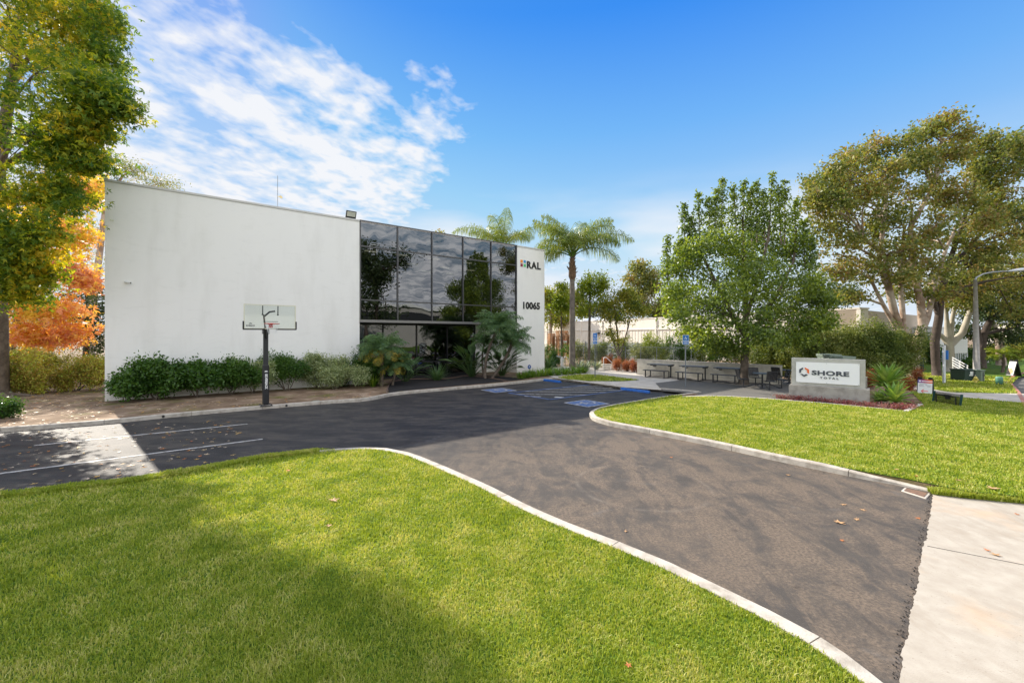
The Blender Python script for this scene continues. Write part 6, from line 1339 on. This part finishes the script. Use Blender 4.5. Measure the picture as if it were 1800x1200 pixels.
gum('dark leaning gum behind the street lamp with a dense low crown', (1725, 650), 33,
    [(1725, 650, 7), (1724, 620, 6), (1728, 590, 5.5), (1742, 560, 4.5), (1765, 530, 3.5), (1790, 500, 2)],
    [[(1724, 610, 5), (1715, 570, 4), (1718, 530, 3)], [(1730, 588, 3), (1760, 580, 2.4), (1790, 575, 1.5)]],
    [(1720, 540, 0, 34, 26), (1760, 550, 0, 40, 30), (1795, 560, 0, 34, 30), (1740, 510, 0, 44, 26), (1790, 510, 0, 44, 30), (1700, 575, 2, 18, 22, .7), (1775, 590, 0, 34, 16, .8), (1740, 590, 1, 18, 14, .6), (1700, 520, 1, 28, 26, .8)], 304, mt=L_GUMD, bark=BK3, dn=1.2)
gum('sunlit pale gum trunk on the far lawn near the little palm', (1760, 645), 36,
    [(1760, 645, 7), (1759, 625, 6), (1757, 600, 5.5), (1745, 570, 4), (1735, 545, 3)], [[(1757, 600, 3), (1775, 570, 2.5)]],
    [(1770, 555, 0, 40, 22), (1730, 540, 0, 34, 20), (1805, 540, 0, 40, 30)], 305, mt=L_GUMD, dn=.8)
# far right hedges
for i, (x, y, r, mt, lb) in enumerate(((1745, 634, (3.5, 1.0, 1.7), L_YG, 'clipped bright hedge behind the sunlit gum trunk'), (1785, 634, (2.6, 1.0, 1.8), L_YG, 'bright hedge at the far right in front of the beige building'), (1798, 628, (2.0, 1.5, 3.6), L_YG, 'yellow green bushy tree at the right picture edge'), (1695, 640, (2.4, 1.0, 1.5), L_DK, 'rounded dark shrub below the white panel fence'), (1635, 640, (1.2, 1.0, 2.6), L_DK, 'dark shrub between the hedge end and the straight gum trunk'), (1690, 650, (1.2, .5, .7), L_DK, 'low shrub at the foot of the white stair rails'))):
    shrub('shrub', lb, 'shrub', P(x, y, .1), r, mt, BK3, 320 + i, leaf=.13, n=7000, group='shrubs behind the far lawn', lumps=12)
b0 = P(1761, 655, .1); date_palm('young_palm', 'little bright yellow green palm beside the small sandwich board', b0, b0 + UP * 1.1, .09, 14, 1.0, 330, lmat=L_LIME)
t_ = thing('stair_railing', 'white sloping stair rails below the white panel fence', 'railing', tuple(P(1675, 645, .1)))
m = MB(); a, b = PD(1674, 628, 28), PD(1702, 643, 25.5)
for i in range(4): m.tube([a - UP * .16 * i, b - UP * .16 * i], .02, 5)
m.build('rail', M_RAIL, t_)
for s in (.05, .5, .95): q = a.lerp(b, s); m = MB(); m.tube([Vector((q.x, q.y, .1)), q], .025, 6); m.build('post', M_RAIL, t_)
# --- trees across the street (reflections in the dark glass)
def rtree(label, c, h, r, seed, mt):
    c = Vector(c); cl_ = []
    rr = random.Random(seed)
    for i in range(20):
        a = rr.uniform(0, 2 * PI); q = rr.uniform(.1, .85) * r; z = h * rr.uniform(.32, .92); s = r * rr.uniform(.28, .42)
        cl_.append((c + Vector((math.cos(a) * q * (1.1 - .5 * z / h), math.sin(a) * q, z)), (s, s, s * .8)))
    tree('street_tree', label, 'tree', c, [(c, .45), (c + UP * h * .3, .36), (c + UP * h * .6, .22), (c + UP * h * .9, .08)], cl_, mt, BK3, seed, leaf=.34, nsub=26, nleaf=22, subr=.55, group='trees across the street', limb=.16, twigs=3)
rtree('big gum across the street, mirrored in the left panes of the dark glass', (27.5, .5, .1), 16.5, 6.2, 401, L_GUMD)
rtree('tree across the street mirrored beyond the ground floor glazing', (46, 22, .1), 9, 4.5, 402, L_GUMD)
rtree('tree across the street to the left, outside the picture', (2, -26, .1), 11, 5, 403, L_GUMD)

# ================================================================== FALLEN LEAVES
M_FL = [pmat('dry_leaf_tan', (.45, .27, .13), .7), pmat('dry_leaf_orange', (.50, .17, .05), .7), pmat('dry_leaf_yellow', (.55, .38, .08), .7)]
def fallen(px, py, s, z, mi, label, seed):
    r = random.Random(seed); c = P(px, py, z); m = MB(); a0 = r.uniform(0, 6.28); k = 5; pts = []
    for i in range(k * 2):
        a = a0 + PI * i / k; rad = s * (1.0 if i % 2 == 0 else .42) * r.uniform(.75, 1.15); pts.append(Vector((c.x + rad * math.cos(a), c.y + rad * math.sin(a), z + .004 + (r.uniform(.01, .35) * s if i % 2 == 0 else .004))))
    ctr = Vector((c.x, c.y, z + .012)); m.add([ctr] + pts, [(0, 1 + i, 1 + (i + 1) % (2 * k)) for i in range(2 * k)])
    q0 = pts[0]; m.tube([ctr, ctr + (ctr - q0) * .8 + UP * .01], .002, 4)
    o = m.build('fallen_leaf', M_FL[mi], origin=(c.x, c.y, z)); sm = o.modifiers.new('solid', 'SOLIDIFY'); sm.thickness = .002
    tag(o, label, 'leaf', 'fallen leaves')
FL = [(1475, 918.5, .085, 0, 0, 'largest curled tan leaf on the driveway'), (1506, 913, .05, 0, 0, 'tan leaf right of the largest curled one'), (1517, 896, .045, 0, 0, 'tan leaf above the largest curled one on the driveway'), (1483, 887, .045, 0, 0, 'tan leaf farthest up the group of four on the driveway'), (1480, 950, .03, 0, 1, 'small reddish leaf nearest the driveway centre'), (1385, 835, .045, 0, 0, 'tan leaf on the driveway near the right kerb'), (1389, 813, .04, 0, 1, 'reddish leaf hard against the right kerb foot'), (1180, 804, .035, 0, 1, 'small reddish leaf on the upper driveway'), (1614, 911, .035, 0, 1, 'reddish leaf beside the broken driveway edge'), (1100, 934, .03, 0, 0, 'small tan leaf near the left driveway kerb'), (587, 879, .085, .14, 0, 'pale curled leaf lying alone on the left lawn'), (507, 827, .055, .14, 1, 'orange leaf on the left lawn near its top edge'), (1745, 858, .10, .14, 0, 'tan leaf cluster lying on the right lawn near the concrete'), (1684, 844, .05, .14, 0, 'tan leaf on the right lawn left of the cluster'), (1576, 825, .05, .14, 0, 'tan leaf on the right lawn near the kerb end'), (1612, 837, .035, .14, 1, 'small red leaf on the right lawn above the meter box'), (1750, 975, .055, .016, 0, 'tan leaf on the concrete apron'), (1735, 967, .035, .016, 1, 'small reddish leaf left of the tan one on the concrete'), (1788, 904, .03, .016, 1, 'small leaf at the upper right of the concrete apron'), (351, 802, .05, 0, 1, 'orange leaf on the shaded lot above the lawn edge'), (579, 924, .05, .14, 0, 'pale leaf farther right on the left lawn'), (1105, 1170, .03, .14, 1, 'small brown leaf at the bottom of the left lawn'), (1640, 803, .035, .14, 0, 'small tan leaf in the middle of the right lawn'), (1379, 776, .035, .14, 0, 'small tan leaf on the right lawn close to the kerb'), (1223, 707, .04, .14, 1, 'small leaf on the right lawn near the gravel strip')]
for i, (x, y, s, z, mi, lb) in enumerate(FL): fallen(x, y, s, z, mi, lb, 500 + i)
# litter under the sweetgum
rng = np.random.default_rng(77); pts = []
poly1 = [P(x, y, .1) for x, y in ((-200, 760), (-200, 660), (190, 660), (188, 735), (0, 752))]; poly2 = [P(x, y, 0) for x, y in ((-200, 880), (-200, 775), (0, 764), (260, 742), (420, 738), (430, 805), (250, 838), (0, 865))]
poly3 = [P(x, y, .1) for x, y in ((190, 735), (186, 712), (560, 694), (660, 690), (655, 700), (470, 712))]
def scatter(poly, n, z):
    xs = [p.x for p in poly]; ys = [p.y for p in poly]; X = rng.uniform(min(xs), max(xs), n * 3); Y = rng.uniform(min(ys), max(ys), n * 3); k = in_poly(X, Y, poly); X, Y = X[k][:n], Y[k][:n]; return np.stack([X, Y, np.full(len(X), z)], 1)
for poly, n, z, nm, lb in ((poly1, 1700, .115, 'leaf_litter', 'scattered orange and pale leaves on the soil around the sweetgum'), (poly2, 300, .012, 'leaf_litter', 'orange and yellow leaves scattered over the left end of the parking lot'), (poly3, 150, .115, 'leaf_litter', 'sparse leaves on the soil below the shrubs of the white wall')):
    Pn = scatter(poly, n, z); nn = rng.normal(size=(len(Pn), 3)); 
    V, Q = leaf_arrays(Pn, .085, 'lobed', rng, 0, 2.5); V = V.copy(); kz = V[:, 2] - z; V[:, 2] = z + np.abs(kz) * .25
    tag(quads_object(nm, V, Q, leafmat('litter_leaves', [(.45, .10, .03), (.50, .22, .04), (.55, .36, .08), (.50, .40, .30), (.62, .52, .42)], .2, vs=3, mixn=.2)), lb, 'leaf litter', kind='stuff')

# ================================================================== SUB-PARTS
SUBS = {'backboard': ('board_frame', 'edge_pad', 'target_line', 'board_text', 'board_logo'), 'pole_pad': ('pad_text', 'pad_logo'), 'rim': ('net',), 'board': ('logo', 'sign_text', 'standoff_bolt'),
        'sign_board': ('wheelchair_symbol', 'sign_text', 'van_symbol', 'sign_band'), 'housing': ('lens',), 'cabinet': ('handle', 'sticker'), 'front_panel': ('poster', 'banner', 'banner_mark', 'poster_text', 'arrow', 'poster_shape', 'poster_picture'),
        'barrel': ('outlet',), 'disc': ('emblem',), 'camera_body': ('lens',)}
def kind_of(o): return o.name.split('.')[0]
for root in [o for o in bpy.data.objects if o.parent is None and o.type == 'EMPTY']:
    ch = list(root.children)
    for par, kids in SUBS.items():
        hosts = [c for c in ch if kind_of(c) == par]
        if not hosts: continue
        for c in ch:
            if kind_of(c) in kids and c not in hosts and c.parent == root:
                if par == 'rim' and root.name.startswith('meter'): continue
                host = hosts[0]
                if kind_of(c) == 'van_symbol' and len(hosts) > 1: host = hosts[1]
                c.parent = host
wl = [c for c in bld.children if kind_of(c) == 'wall']
for c in list(bld.children):
    if kind_of(c) in ('logo_square', 'logo_text', 'house_number'): c.parent = wl[1]
